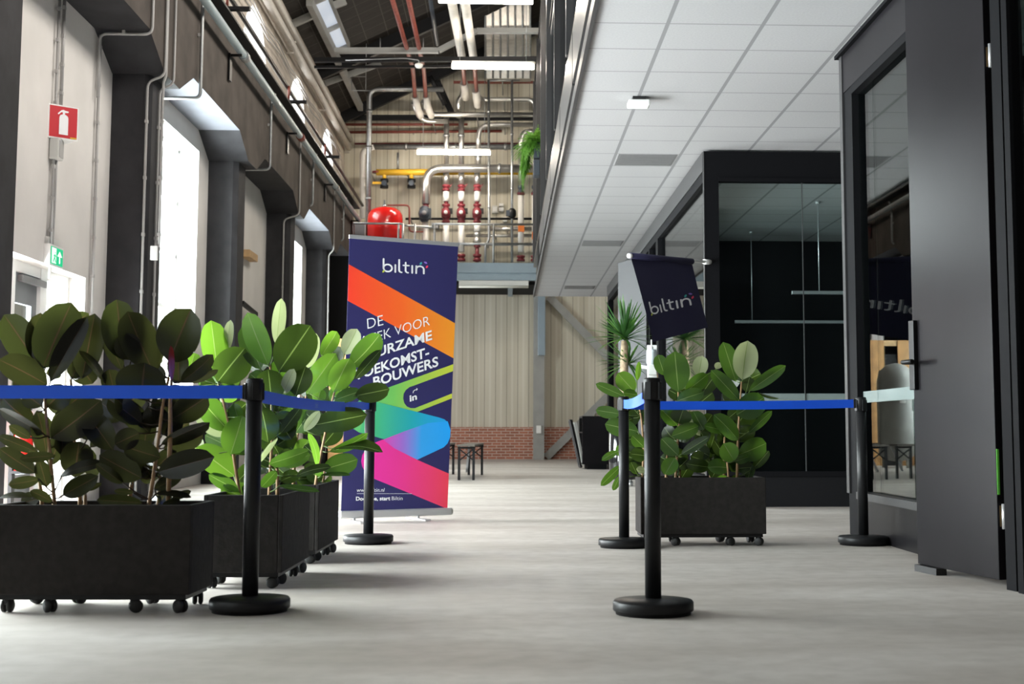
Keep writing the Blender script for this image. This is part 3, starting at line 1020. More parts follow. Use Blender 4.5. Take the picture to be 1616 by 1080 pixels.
# ================================================================== PLANTERS
PL, PW, PZ0, PZ1 = .83, .38, .078, .448
pl = thing('planter_box', 'dark grey wheeled planter box at far left, nearest, holding burgundy rubber plants', 'planter', (0, 0, 0), group='dark grey wheeled planter boxes')
mb = MB()
tk = .022
mb.box(-PL / 2, PL / 2, -PW / 2, -PW / 2 + tk, PZ0, PZ1).box(-PL / 2, PL / 2, PW / 2 - tk, PW / 2, PZ0, PZ1)
mb.box(-PL / 2, -PL / 2 + tk, -PW / 2 + tk, PW / 2 - tk, PZ0, PZ1).box(PL / 2 - tk, PL / 2, -PW / 2 + tk, PW / 2 - tk, PZ0, PZ1)
mb.build('box_shell', 'planter', pl, bevel=.004)
MB().box(-PL / 2 + .02, PL / 2 - .02, -PW / 2 + .02, PW / 2 - .02, PZ0 - .022, PZ0 + .01).build('base_board', 'black', pl)
r = random.Random(4)
mb = MB().box(-PL / 2 + tk, PL / 2 - tk, -PW / 2 + tk, PW / 2 - tk, PZ1 - .1, PZ1 - .045)
mb.build('soil', 'soil', pl)
k = 0
for ix in (-.36, -.17, .17, .36):
    for iy in (-.15, .15):
        a = r.uniform(0, 6.28)
        rt = Matrix.Rotation(a, 3, 'Z')
        o = V((ix, iy, 0))
        mb = MB()
        for s in (-1, 1):
            mb.lathe([(0, -.010), (.020, -.010), (.028, -.005), (.028, .005), (.020, .010), (0, .010)], o + rt @ V((.012, s * .0125, .0285)), 16, rt @ V((0, 1, 0)))
        wl = mb.build('caster', 'rubber', pl)
        MB().obox(o + rt @ V((.004, 0, .042)), (.03, .012, .018), rt).lathe([(.012, .046), (.012, .060)], o, 10).build('caster_fork', 'black_plastic', wl)
def place_planter(corner, rz, label, first=False):
    rt = Matrix.Rotation(rz, 3, 'Z')
    ex, ey = rt @ V((1, 0, 0)), rt @ V((0, 1, 0))
    c = V(corner) - ex * (PL / 2) + ey * (PW / 2) if abs(rz) < .6 else V(corner) + ex * (PL / 2) + ey * (PW / 2)
    if first:
        pl.location, pl.rotation_euler = c, (0, 0, rz)
        return pl
    return dup_at(pl, c, rz, label)
place_planter((-1.31, 6.0, 0), math.radians(-3), None, True)
place_planter((-1.07, 6.90, 0), math.radians(90 - 1), 'dark grey wheeled planter box end-on behind the nearest left barrier post')
place_planter((-1.06, 8.15, 0), math.radians(90 - 1), 'dark grey wheeled planter box end-on beside the banner, farthest of the left row')
place_planter((1.718, 9.3, 0), math.radians(0), 'dark grey wheeled planter box at right, in front of the far glass room')

# ================================================================== RUBBER PLANTS
def leaf(mb, B, T, w, tilt, curv, fold, slot, droop=0.0):
    A = T - B
    L = A.length
    a = A.normalized()
    n0 = (V((0, 0, HC + .25)) - (B + T) / 2)
    n0 = (n0 - a * n0.dot(a)).normalized()
    n = Matrix.Rotation(tilt, 3, a) @ n0
    s = a.cross(n)
    cols = (-1, -.55, -.035, .035, .55, 1)
    N = 11
    rows = []
    for i in range(N + 1):
        t = i / N
        h = w / 2 * max(0.0, (1 - abs(2 * t - 1.04) ** 2.15)) ** .62
        if t > .93:
            h *= (1 - t) / .07 * .8 + .05
        if i == 0:
            h = w * .02
        h = max(h, w * .006)
        c = B + A * t + n * (curv * L * (math.sin(PI * t)) - droop * L * t * t) 
        rows.append([mb.bm.verts.new(c + s * (h * x) + n * (fold * h * abs(x)) ) for x in cols])
    for p, q in zip(rows, rows[1:]):
        for k in range(5):
            f = mb.bm.faces.new((p[k], p[k + 1], q[k + 1], q[k]))
            f.smooth = True
            f.material_index = slot[1] if k == 2 else slot[0]

def rubber_plant(label, org, sc, Y0, stems, leaves, mats, seed, default=0, group=None, front=-1.0):
    """stems and leaves are given in pixels of the photograph (zoomed by sc from org) at the plant's own distance"""
    r = random.Random(seed)
    def at(x, y, dy=0.0):
        return px(org[0] + x / sc, org[1] + y / sc, Y=Y0 + dy)
    sts = [[at(x, y, dy) for x, y, dy in s] for s in stems]
    root = V((sts[0][0].x, sts[0][0].y, PZ1 - .05))
    t = thing('rubber_plant', label, 'plant', root, group=group)
    sm = []
    for s in sts:
        s = [V((s[0].x, s[0].y, PZ1 - .06))] + s
        n = len(s)
        mb = MB()
        ss = fillet(s, .05, 3)
        mb.tube(ss, .009, 8, radii=[.0105 - .005 * i / len(ss) for i in range(len(ss))])
        sm.append(ss)
        mb.build('stem', 'stem', t)
    mb = MB()
    leaves = list(leaves)
    xs_ = [c for s in stems for c in s]
    for k in range(12):
        x, y, d = r.choice(xs_[1:])
        a_ = r.uniform(0, 2 * PI)
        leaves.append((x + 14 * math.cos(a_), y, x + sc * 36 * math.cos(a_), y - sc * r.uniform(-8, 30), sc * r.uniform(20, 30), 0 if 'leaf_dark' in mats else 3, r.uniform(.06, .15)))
    for lf in leaves:
        bx, by, tx, ty, w = lf[:5]
        m = lf[5] if len(lf) > 5 else default
        dep = lf[6] if len(lf) > 6 else r.uniform(-.09, .09)
        dep = max(dep, front)
        B, T = at(bx, by, dep * .6), at(tx, ty, dep + r.uniform(-.05, .05))
        wm = w / sc / F * Y0 * 1.08
        asp = wm / (T - B).length
        if asp < .26:
            tilt = r.choice((-1, 1)) * r.uniform(.9, 1.1)
            wm = min(wm / math.cos(tilt), (T - B).length * .5)
        else:
            tilt = r.uniform(-.45, .45)
            wm /= math.cos(tilt)
        leaf(mb, B, T, wm, tilt, r.uniform(-.05, .07), r.uniform(.05, .28), (m, len(mats)), r.uniform(0, .12))
        cand = [q for s in sm for q in s]
        q = min(cand, key=lambda c: (c - B).length + (.5 if c.z > B.z + .02 else 0))
        if .012 < (q - B).length < .32:
            k0 = len(mb.bm.faces)
            mb.tube([q, (q + B) / 2 + V((0, 0, -.006)), B + (T - B) * .03], .0034, 6)
            mb.bm.faces.ensure_lookup_table()
            for f in mb.bm.faces[k0:]:
                f.material_index = len(mats)
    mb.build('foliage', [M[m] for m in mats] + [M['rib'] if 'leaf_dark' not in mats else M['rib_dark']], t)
    return t

G1 = 'burgundy rubber plants in the nearest planter'
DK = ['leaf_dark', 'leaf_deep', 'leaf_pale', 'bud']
rubber_plant('dark burgundy rubber plant at the left end of the nearest planter', (0, 460), 3.085, 6.27,
    [[(265, 1020, 0), (240, 760, 0), (220, 560, 0), (212, 400, 0)], [(205, 1010, .08), (185, 880, .08), (165, 700, .1)], [(390, 1010, .12), (380, 850, .1), (350, 640, .1), (345, 420, .1)], [(415, 1020, .05), (415, 960, .06)]],
    [(208, 375, 345, 55, 195, 1, -.06), (195, 370, 10, 110, 150, 1, .02), (185, 350, 200, 105, 120, 0, .06), (245, 440, 415, 122, 95, 0, -.1), (400, 425, 462, 108, 130, 0, .03),
     (350, 300, 452, 450, 110, 0, .1), (230, 455, -5, 332, 130, 0, -.12), (515, 450, 390, 285, 40, 0, .0), (290, 150, 262, 66, 60, 1, .14), (300, 210, 432, 105, 80, 1, .14),
     (165, 650, 10, 520, 110), (215, 695, -5, 575, 55), (150, 715, 45, 655, 45), (250, 715, 490, 545, 150, 0, -.08), (185, 785, -10, 705, 55), (175, 885, -8, 762, 80),
     (270, 800, 95, 815, 46), (195, 915, 40, 945, 55, 0, -.14), (362, 905, 385, 730, 140), (295, 900, 495, 822, 50, 0, -.1), (308, 992, 468, 905, 85, 0, -.12), (160, 1005, -5, 992, 30, 0, -.12),
     (255, 1025, 148, 970, 45, 0, -.14), (420, 970, 492, 936, 26), (300, 800, 312, 570, 110, 0, .1), (180, 580, 232, 790, 100), (425, 725, 400, 590, 85), (440, 760, 512, 690, 45, 0, .12),
     (205, 560, 120, 500, 90), (230, 560, 330, 470, 120), (240, 850, 300, 700, 80, 0, .1), (380, 640, 300, 520, 100), (190, 820, 230, 950, 70), (330, 560, 420, 480, 100, 0, .1), (185, 470, 60, 440, 90, 0, .1)],
    DK, 11, group=G1, front=-.07)
rubber_plant('dark burgundy rubber plant at the right end of the nearest planter', (0, 460), 3.085, 6.25,
    [[(725, 1040, 0), (755, 850, 0), (775, 700, 0), (790, 560, 0), (822, 420, 0)], [(632, 1005, .1), (648, 880, .1), (640, 620, .1), (610, 420, .08)], [(770, 1035, .08), (780, 900, .08)], [(830, 640, -.03), (828, 520, -.02), (835, 430, -.02)]],
    [(600, 335, 568, 38, 155, 1, .05), (745, 390, 628, 93, 165, 0, -.05), (825, 345, 928, 85, 190, 1, -.06), (835, 440, 842, 268, 26, 3, -.1), (640, 335, 605, 205, 115, 0, -.02), (595, 385, 500, 170, 75, 0, .03),
     (690, 530, 705, 347, 215, 0, -.14), (560, 500, 530, 380, 95, 0, .06), (882, 440, 1038, 308, 75), (925, 445, 1065, 388, 32, 0, .06), (870, 450, 872, 300, 95, 0, .08), (730, 420, 790, 175, 70, 0, .1),
     (560, 515, 735, 690, 100), (835, 625, 1012, 515, 120), (550, 775, 418, 588, 120, 0, -.04), (690, 645, 525, 520, 105), (785, 745, 1025, 662, 60), (795, 765, 992, 705, 85), (770, 880, 1032, 805, 120, 0, -.08),
     (780, 810, 600, 752, 100, 0, -.1), (690, 910, 480, 800, 120, 0, -.04), (600, 935, 468, 842, 50), (750, 965, 885, 895, 65), (695, 1030, 465, 1018, 60, 0, -.13), (680, 690, 560, 745, 95), (835, 1012, 930, 972, 32, 0, -.1),
     (755, 985, 930, 990, 30, 0, -.1), (790, 1040, 875, 1016, 30, 0, -.14), (650, 980, 555, 972, 28), (800, 700, 925, 640, 85, 0, .1), (640, 930, 662, 780, 85, 0, .08), (760, 640, 830, 520, 100, 0, .06),
     (600, 620, 480, 540, 100, 0, .08), (700, 780, 720, 600, 90, 0, .1), (800, 560, 900, 470, 100, 0, .05), (620, 560, 700, 470, 100, 0, .1), (700, 850, 760, 930, 90, 0, .08), (720, 560, 790, 660, 110, 0, .04), (560, 880, 640, 800, 80, 0, .1)],
    DK, 12, group=G1, front=-.07)

G2 = 'green rubber plants in the left planters'
GR = ['leaf', 'leaf_backlit', 'leaf_pale', 'leaf_shade']
O2, S2 = (280, 450), 3.0
rubber_plant('bright green rubber plant just left of the nearest left barrier post', O2, S2, 7.35,
    [[(295, 1000, 0), (265, 800, 0), (240, 640, 0), (195, 470, 0)], [(310, 1000, .1), (280, 880, .1)]],
    [(190, 410, 168, 165, 120, 1, .04), (235, 320, 248, 165, 45, 2, .1), (190, 460, 322, 305, 150, 3, -.05), (55, 420, 82, 320, 70, 1, .1), (243, 690, 105, 532, 110, 0, .02), (230, 715, 92, 615, 75, 2, .05),
     (308, 618, 250, 800, 125, 1, -.08), (272, 905, 92, 762, 120, 1, 0), (290, 975, 150, 895, 60, 0, -.05), (300, 1000, 202, 962, 60, 1, -.06), (250, 770, 130, 712, 70, 0, .08), (265, 560, 292, 650, 60, 1, .05),
     (200, 520, 100, 420, 80, 1, .08), (240, 640, 330, 560, 80, 3, .06), (270, 800, 330, 720, 90, 0, .05), (285, 930, 360, 850, 70, 3, .05), (200, 540, 280, 480, 90, 1, .08), (120, 800, 70, 700, 60, 2, .14)],
    GR, 21, group=G2)
rubber_plant('broad-leaved green rubber plant directly right of the nearest left barrier post', O2, S2, 7.25,
    [[(435, 1000, 0), (440, 880, 0), (450, 700, 0), (440, 380, 0)], [(475, 930, .06), (470, 850, .06), (475, 600, .06)]],
    [(430, 380, 322, 132, 105, 1, -.03), (470, 285, 492, 63, 60, 2, .03), (395, 400, 305, 195, 95, 0, .06), (480, 410, 630, 192, 175, 3, -.06), (445, 560, 430, 398, 125, 3, -.08), (500, 515, 552, 398, 55, 2, -.04),
     (560, 525, 602, 382, 105, 3, .0), (395, 575, 430, 745, 105, 3, -.08), (488, 705, 585, 575, 55, 3, -.05), (625, 782, 438, 852, 60, 0, -.12), (490, 850, 622, 800, 70, 1, -.02), (380, 850, 475, 720, 22, 2, -.08),
     (480, 950, 672, 968, 28, 0, -.12), (560, 905, 725, 860, 40, 3, -.06), (450, 700, 560, 620, 110, 3, .05), (440, 620, 380, 520, 100, 3, .06), (480, 800, 420, 700, 100, 3, .06), (470, 880, 400, 960, 50, 0, -.05),
     (450, 560, 560, 480, 110, 0, .08), (470, 760, 560, 700, 90, 3, .04), (445, 500, 340, 420, 100, 0, .08), (460, 860, 540, 780, 60, 3, .05), (480, 640, 540, 730, 90, 3, .02), (440, 480, 520, 350, 100, 0, .1)],
    GR, 22, group=G2)
rubber_plant('green rubber plant overlapping the left edge of the banner', O2, S2, 8.6,
    [[(655, 935, 0), (680, 800, 0), (705, 680, 0), (735, 540, 0), (770, 400, 0)], [(550, 920, .1), (560, 780, .1), (570, 700, .1), (620, 480, .1)], [(690, 930, .05), (700, 860, .05)]],
    [(612, 515, 748, 328, 105, 1, -.05), (740, 505, 815, 348, 105, 1, -.08), (680, 335, 760, 218, 70, 1, .05), (820, 385, 965, 240, 105, 0, -.08), (790, 330, 850, 208, 80, 2, .0), (615, 395, 662, 228, 62, 2, .03),
     (840, 445, 962, 308, 50, 3, -.04), (765, 375, 720, 298, 95, 3, .05), (840, 525, 1003, 495, 85, 3, -.1), (745, 545, 865, 500, 60, 0, -.08), (640, 665, 895, 615, 105, 3, -.04), (662, 862, 628, 700, 34, 1, -.06),
     (745, 775, 970, 768, 50, 3, -.1), (720, 790, 905, 718, 42, 0, -.05), (690, 875, 852, 828, 95, 0, -.02), (600, 690, 672, 600, 45, 2, -.03), (660, 560, 680, 490, 60, 1, 0), (720, 560, 620, 480, 90, 3, .06),
     (700, 700, 600, 600, 100, 3, .05), (690, 760, 770, 660, 90, 3, .05), (680, 830, 600, 760, 80, 3, .06), (560, 700, 640, 590, 90, 0, .1), (560, 820, 620, 730, 80, 1, .1), (730, 560, 800, 470, 90, 0, .05),
     (690, 900, 640, 860, 40, 0, -.05), (680, 900, 820, 895, 20, 0, -.08), (570, 640, 520, 540, 80, 0, .1), (740, 480, 690, 380, 90, 0, .06)],
    GR, 23, group=G2)

G3 = 'rubber plants in the right planter'
O3, S3 = (930, 520), 4.0
rubber_plant('green rubber plant at the left end of the right planter, leaning out past its end', O3, S3, 9.5,
    [[(335, 945, 0), (345, 760, 0), (330, 560, 0), (300, 420, 0)]],
    [(285, 395, 182, 275, 110, 1, -.03), (225, 425, 42, 340, 62, 0, 0), (300, 325, 322, 200, 34, 1, .05), (305, 415, 215, 400, 55, 0, -.06), (200, 535, 38, 515, 72, 0, -.03), (310, 645, 98, 598, 110, 0, 0),
     (345, 745, 270, 670, 75, 0, -.05), (355, 800, 262, 785, 85, 3, -.03), (180, 770, 78, 828, 42, 0, -.05), (205, 858, 73, 988, 52, 0, -.08), (192, 925, 150, 1018, 38, 0, -.08), (195, 805, 182, 728, 42, 1, .03),
     (300, 915, 265, 838, 52, 3, -.05), (355, 890, 298, 885, 42, 2, -.08), (330, 600, 400, 520, 80, 3, .03), (340, 720, 420, 640, 90, 3, .03), (330, 560, 260, 480, 90, 3, .04), (345, 800, 420, 740, 80, 3, .05),
     (345, 860, 410, 820, 70, 3, .04), (335, 680, 230, 700, 90, 3, .05), (340, 850, 200, 860, 60, 3, .06), (345, 850, 190, 770, 70, 3, .05), (310, 480, 430, 440, 70, 0, .04), (280, 560, 190, 600, 60, 3, .05), (300, 520, 360, 470, 70, 3, 0)],
    GR, 31, group=G3)
rubber_plant('green rubber plant in the middle of the right planter', O3, S3, 9.52,
    [[(545, 950, 0), (555, 750, 0), (568, 600, 0), (562, 390, 0)], [(570, 950, .05), (575, 860, .05)], [(485, 900, -.03), (492, 790, 0)], [(765, 940, .1), (760, 820, .1), (700, 640, .12)]],
    [(563, 395, 540, 142, 155, 0, -.08), (475, 290, 432, 160, 85, 0, .02), (615, 385, 588, 162, 75, 2, .06), (690, 295, 712, 168, 92, 2, .03), (800, 252, 832, 208, 45, 2, .05), (605, 395, 748, 285, 90, 0, -.02),
     (705, 420, 805, 275, 105, 3, .03), (550, 455, 722, 395, 90, 0, -.06), (555, 605, 455, 505, 90, 0, 0), (560, 795, 455, 690, 95, 0, -.03), (520, 675, 690, 612, 92, 0, -.08), (600, 540, 702, 672, 42, 2, 0),
     (722, 635, 655, 520, 95, 0, 0), (562, 595, 595, 505, 125, 3, -.03), (580, 790, 755, 680, 62, 3, -.04), (540, 812, 478, 915, 95, 1, -.08), (765, 870, 615, 852, 80, 3, -.02), (560, 700, 640, 640, 90, 3, .05),
     (560, 880, 620, 820, 80, 3, .05), (540, 700, 470, 620, 90, 3, .05), (760, 800, 680, 760, 90, 3, .06), (740, 720, 700, 640, 100, 3, .08), (600, 440, 500, 380, 80, 3, .04), (760, 760, 800, 640, 90, 3, .1), (560, 470, 620, 380, 90, 3, .05),
     (700, 640, 780, 540, 100, 3, .06), (680, 480, 780, 400, 110, 3, .05), (760, 840, 640, 800, 90, 3, .08), (570, 900, 490, 850, 70, 3, .02)],
    GR, 32, group=G3)
rubber_plant('tall rubber plant with one pale upright leaf at the right end of the right planter', O3, S3, 9.48,
    [[(932, 950, 0), (938, 700, 0), (945, 560, 0), (962, 330, 0)], [(880, 950, -.05), (870, 840, -.06)], [(850, 800, -.02), (855, 680, -.03)]],
    [(948, 450, 770, 258, 92, 0, -.05), (925, 330, 848, 78, 110, 0, .03), (966, 318, 1000, 72, 145, 2, -.06), (1008, 390, 1242, 225, 75, 0, -.03), (990, 395, 1012, 300, 85, 3, .05), (930, 540, 1105, 432, 150, 0, -.05),
     (940, 700, 785, 538, 100, 0, -.05), (855, 640, 725, 608, 60, 0, -.04), (915, 832, 850, 722, 115, 1, -.1), (938, 795, 1125, 722, 130, 0, -.05), (915, 835, 1015, 805, 52, 0, -.08), (1005, 655, 1155, 515, 55, 0, -.02),
     (935, 600, 1015, 490, 150, 3, .03), (875, 875, 755, 865, 92, 0, -.05), (868, 928, 770, 1015, 75, 1, -.14), (1000, 945, 1022, 850, 60, 3, 0), (1030, 885, 1135, 760, 62, 3, .05), (1062, 398, 1198, 437, 16, 3, 0),
     (940, 690, 1040, 620, 90, 3, .06), (930, 880, 1040, 870, 80, 3, .05), (930, 640, 840, 700, 90, 3, .05), (920, 760, 820, 650, 100, 3, .06), (945, 470, 850, 380, 90, 3, .06), (950, 500, 880, 560, 80, 3, .03), (940, 820, 880, 770, 60, 3, .04)],
    GR, 33, group=G3)

# ================================================================== ROLL-UP BANNER
YL, YR = 11.74, 12.19
bn_pts = [px(538, 816, Y=YL), px(705.5, 813, Y=YR), px(723, 389, Y=YR), px(551.5, 376, Y=YL)]
_n = (bn_pts[1] - bn_pts[0]).cross(bn_pts[3] - bn_pts[0])
_c = V((0, 0, HC))
bn_pts[2] = _c + (bn_pts[2] - _c) * ((bn_pts[0] - _c).dot(_n) / (bn_pts[2] - _c).dot(_n))
BQ = Quad([(538, 816), (705.5, 813), (723, 389), (551.5, 376)], bn_pts)
bn = thing('roll_up_banner', 'tall navy roll-up banner with coloured ribbon print standing beside the left planters', 'banner', (bn_pts[0] + bn_pts[1]) / 2 * 1.0)
bn.location.z = 0
mb = MB()
N = 8
for i in range(N):
    for j in range(6):
        pass
mb.hexa([BQ.at(0, 0, -.002), BQ.at(1, 0, -.002), BQ.at(1, 0, 0), BQ.at(0, 0, 0), BQ.at(0, 1, -.002), BQ.at(1, 1, -.002), BQ.at(1, 1, 0), BQ.at(0, 1, 0)])
cloth = mb.build('banner_cloth', 'navy', bn)
A, B = BQ.at(-.005, 1.006), BQ.at(1.005, 1.006)
MB().bar(A, B, .022, .034).build('top_rail', 'silver', bn, bevel=.004)
A, B = BQ.at(-.02, -.012, -.01), BQ.at(1.03, -.012, -.01)
A.z = B.z = .068
MB().bar(A, B, .10, .062).build('base_cassette', 'silver', bn, bevel=.012)
for u in (.12, .72):
    c = BQ.at(u, 0)
    d = (B - A).normalized()
    MB().bar(V((c.x, c.y, .012)) + BQ.n * .2, V((c.x, c.y, .012)) - BQ.n * .2, .05, .014).tube([(c.x, c.y, .01), (c.x, c.y, .05)], .012, 8).build('foot', 'silver', bn)
MB().lathe([(0, 0), (.03, 0), (.034, .01), (.03, .02), (0, .02)], B + V((0, 0, 0)), 18, (B - A)).build('end_cap', 'palegrey', bn)
p0, p1 = BQ.at(.5, .02, -.06), BQ.at(.5, 1.0, -.02)
MB().tube([V((p0.x, p0.y, .09)), p1], .012, 8).build('support_pole', 'silver', bn)

def z6(x, y):
    return (540 + x / 4.155, 580 + y / 4.155)
def z5(x, y):
    return (540 + x / 4.0, 370 + y / 4.0)
def printed(name, pts, m, off):
    uv = [BQ.uv(*p) for p in pts]
    uv = [(min(1, max(0, a)), min(1, max(0, b))) for a, b in uv]
    mb = MB()
    mb.face([BQ.at(a, b, off) for a, b in uv], uv)
    return mb.build(name, m, cloth)
M['g_orange'] = grad_mat('orange ribbon print', [(0, (0.86, 0.045, 0.02)), (.5, (.90, .13, .015)), (1, (.90, .32, .02))], 0)
M['g_lime'] = grad_mat('lime ribbon print', [(0, (0.10, .45, .16)), (.45, (.16, .50, .10)), (1, (.56, .62, .05))], 0)
M['g_teal'] = grad_mat('teal ribbon print', [(0, (.10, .45, .16)), (.3, (.05, .42, .20)), (.62, (.01, .36, .42)), (1, (.01, .34, .86))], 0)
M['g_blue'] = grad_mat('blue to pink ribbon print', [(.36, (.62, .06, .42)), (.55, (.30, .14, .58)), (.72, (.03, .34, .80)), (1, (.01, .36, .92))], 0)
M['g_pink'] = grad_mat('pink ribbon print', [(0, (.70, .02, .36)), (.5, (.76, .03, .28)), (1, (.86, .05, .09))], 0)
printed('orange_ribbon', [z5(20, 195), z5(718, 578), z5(706, 803), z5(20, 433)], 'g_orange', .0006)
printed('lime_ribbon', [z6(735, 0), z6(310, 150), z6(130, 215), z6(80, 270), z6(52, 340), z6(48, 380), z6(60, 415), z6(110, 445), z6(200, 468), z6(230, 470), z6(240, 250), z6(490, 312), z6(735, 224)], 'g_lime', .0008)
printed('navy_tab', [z6(735, 46)] + [z6(470, 140), z6(440, 150), z6(415, 170), z6(401, 195), z6(398, 225), z6(405, 255), z6(422, 277), z6(445, 287), z6(475, 288)] + [z6(735, 192)], 'navy', .0012)
printed('teal_ribbon', [z6(110, 445), z6(150, 330), z6(215, 245), z6(490, 312), z6(640, 350), z6(670, 360), z6(695, 385), z6(711, 430), z6(560, 385), z6(400, 440), z6(275, 489), z6(200, 468)], 'g_teal', .0014)
printed('blue_ribbon', [z6(560, 384), z6(690, 372), z6(711, 430), z6(706, 478), z6(690, 515), z6(665, 540), z6(600, 570), z6(490, 620), z6(340, 548), z6(265, 492), z6(400, 440)], 'g_blue', .0018)
printed('pink_ribbon', [z6(265, 491), z6(340, 547), z6(490, 620), z6(700, 708), z6(690, 930), z6(440, 832), z6(200, 738), z6(155, 705), z6(130, 665), z6(123, 630), z6(130, 590), z6(160, 540), z6(200, 515)], 'g_pink', .0022)
LG = logo()
for key, nm in (('print', 'word_mark'), ('teal', 'logo_petal'), ('violet', 'logo_petal'), ('crimson', 'logo_petal'), ('limeprint', 'logo_leaf')):
    poly_mesh(LG[key], lambda v: BQ.pix(604.8 + 13.3 * v.x + .1 * v.y, 430.5 + .75 * v.x - 11.7 * v.y, .002)).build(nm, key, cloth)
def lettering(txt, a, b, up, bold, m='print', off=.003):
    vs, fs = text_polys(txt, bold)
    x0, x1 = min(v.x for v in vs), max(v.x for v in vs)
    caps = .69
    def f(v):
        t = (v.x - x0) / (x1 - x0)
        k = v.y / caps
        return BQ.pix(a[0] + (b[0] - a[0]) * t + up[0] * k, a[1] + (b[1] - a[1]) * t + up[1] * k, off)
    mb = MB()
    V_ = [mb.bm.verts.new(f(v)) for v in vs]
    for q in fs:
        try:
            mb.bm.faces.new([V_[i] for i in q])
        except ValueError:
            pass
    return mb.build('lettering', m, cloth)
lettering('DE', z5(158, 616), z5(258, 590), (-1.0, -16.6), -.008)
lettering('WEEK VOOR', z5(98, 734), z5(552, 590), (-1.0, -15.4), -.008)
lettering('DUURZAME', z5(92, 834), z5(566, 682), (-.9, -14.6), .022)
lettering('TOEKOMST-', z5(78, 942), z5(548, 790), (-.9, -15.0), .022)
lettering('BOUWERS', z5(196, 985), z5(606, 850), (-.9, -15.0), .022)
lettering('in', z6(441, 245), z6(488, 229), (-.6, -9.5), .03)
pa = [z6(462, 190), z6(464, 178), z6(474, 170), z6(488, 165)]
mb = poly_mesh([[V((*q, 0)) for q in ((pa[i][0] - .4, pa[i][1] - .4), (pa[i][0] + .4, pa[i][1] + .4), (pa[i + 1][0] + .4, pa[i + 1][1] + .4), (pa[i + 1][0] - .4, pa[i + 1][1] - .4))] for i in range(3)]
               + [[V((*z6(484, 156), 0)), V((*z6(494, 162), 0)), V((*z6(484, 176), 0))]], lambda v: BQ.pix(v.x, v.y, .003))
mb.build('arrow_print', 'print', cloth)
lettering('www.biltin.nl', z6(92, 824), z6(272, 823), (1.2, -5.8), -.004)
lettering('Doe mee, start', z6(89, 878), z6(313, 876), (.0, -5.6), .03)
lettering('Biltin', z6(323, 876), z6(394, 875), (.2, -5.6), -.004)
poly_mesh([[V((*z6(95, 834), 0)), V((*z6(455, 834), 0)), V((*z6(455, 836), 0)), V((*z6(95, 836), 0))]], lambda v: BQ.pix(v.x, v.y, .003)).build('printed_line', 'print', cloth)

# ================================================================== FLAG ON THE GLASS ROOM
fl = thing('flag', 'navy flag with white word mark on a white pole beside the far glass room', 'flag', (2.0, 13.95, 2.4))
fp = [px(1031, 540, Y=12.75), px(1117, 517, Y=13.55), px(1092, 413, Y=13.55), px(995, 404, Y=12.75)]
FQ = Quad([(1031, 540), (1117, 517), (1092, 413), (995, 404)], fp)
mb = MB()
N = 14
def wav(u, v):
    return .006 * math.sin(u * 9 + v * 3)
gr = [[FQ.at(i / N, j / N, wav(i / N, j / N)) for i in range(N + 1)] for j in range(N + 1)]
for s, o in ((1, .0), (-1, -.002)):
    VV = [[mb.bm.verts.new(q + FQ.n * o) for q in row] for row in gr]
    for j in range(N):
        for i in range(N):
            f = mb.bm.faces.new((VV[j][i], VV[j][i + 1], VV[j + 1][i + 1], VV[j + 1][i]))
            f.smooth = True
fc = mb.build('flag_cloth', 'flagnavy', fl)
a, b = px(993.5, 404, Y=12.73), px(1120, 414, Y=14.01)
MB().tube([FQ.at(0, 1.0, .0), FQ.at(1, 1.0, .0)], .03, 12).build('sleeve', 'flagnavy', fl)
MB().tube([a, b], .016, 12).build('flag_pole', 'whiteplastic', fl)
MB().lathe([(0, -.03), (.024, -.02), (.024, .01), (0, .02)], a, 12, (a - b)).build('pole_cap', 'whiteplastic', fl)
MB().tube([b - (b - a).normalized() * .12, b], .026, 12).build('pole_socket', 'whiteplastic', fl)
def fmap(v):
    x, y = 1029.6 + 13.07 * v.x - 2.2 * v.y, 497.5 - 3.24 * v.x - 10.6 * v.y
    u, w_ = FQ.uv(x, y)
    return FQ.at(u, w_, wav(u, w_) + .003)
for key, nm in (('print', 'word_mark'), ('teal', 'logo_petal'), ('violet', 'logo_petal'), ('crimson', 'logo_petal'), ('limeprint', 'logo_leaf')):
    poly_mesh(LG[key], fmap).build(nm, key, fc)

# ================================================================== HAND SANITISER STAND
DY = 10.25
c = px(1029, 590, Y=DY)
t = thing('sanitiser_stand', 'white hand sanitiser bottle on a slim stand behind the right planter', 'dispenser', (c.x, DY, 0))
zb = c.z
MB().box(c.x - .035, c.x + .035, DY - .01, DY + .01, .02, px(1029, 545, Y=DY).z).build('stand_board', 'whiteplastic', t)
MB().box(c.x + .035, c.x + .042, DY - .01, DY + .01, .02, zb + .08).build('stand_edge', 'wood', t)
MB().box(c.x - .1, c.x + .12, DY - .10, DY + .14, 0, .02).build('foot_plate', 'black', t)
z0 = px(1027, 577, Y=DY).z
z1 = px(1027, 552, Y=DY).z
z2 = px(1027, 537, Y=DY).z
MB().obox((c.x - .005, DY - .05, z0 - .035), (.068, .07, .075)).build('bracket', 'whiteplastic', t, bevel=.008)
MB().tube([(c.x - .03, DY - .05, z0 - .02), (c.x - .085, DY - .06, z0 - .012)], .012, 8).build('lever_arm', 'whiteplastic', t)
bt = MB().lathe([(0, z0), (.03, z0), (.038, z0 + .02), (.038, z1 - .02), (.034, z1 - .003), (.012, z1), (0, z1)], (c.x - .008, DY - .05, 0), 20).build('bottle', 'liquid', t)
MB().lathe([(.013, z1), (.013, z1 + .02), (.006, z1 + .022), (.005, z2), (0, z2)], (c.x - .008, DY - .05, 0), 14).build('pump', 'whiteplastic', bt)

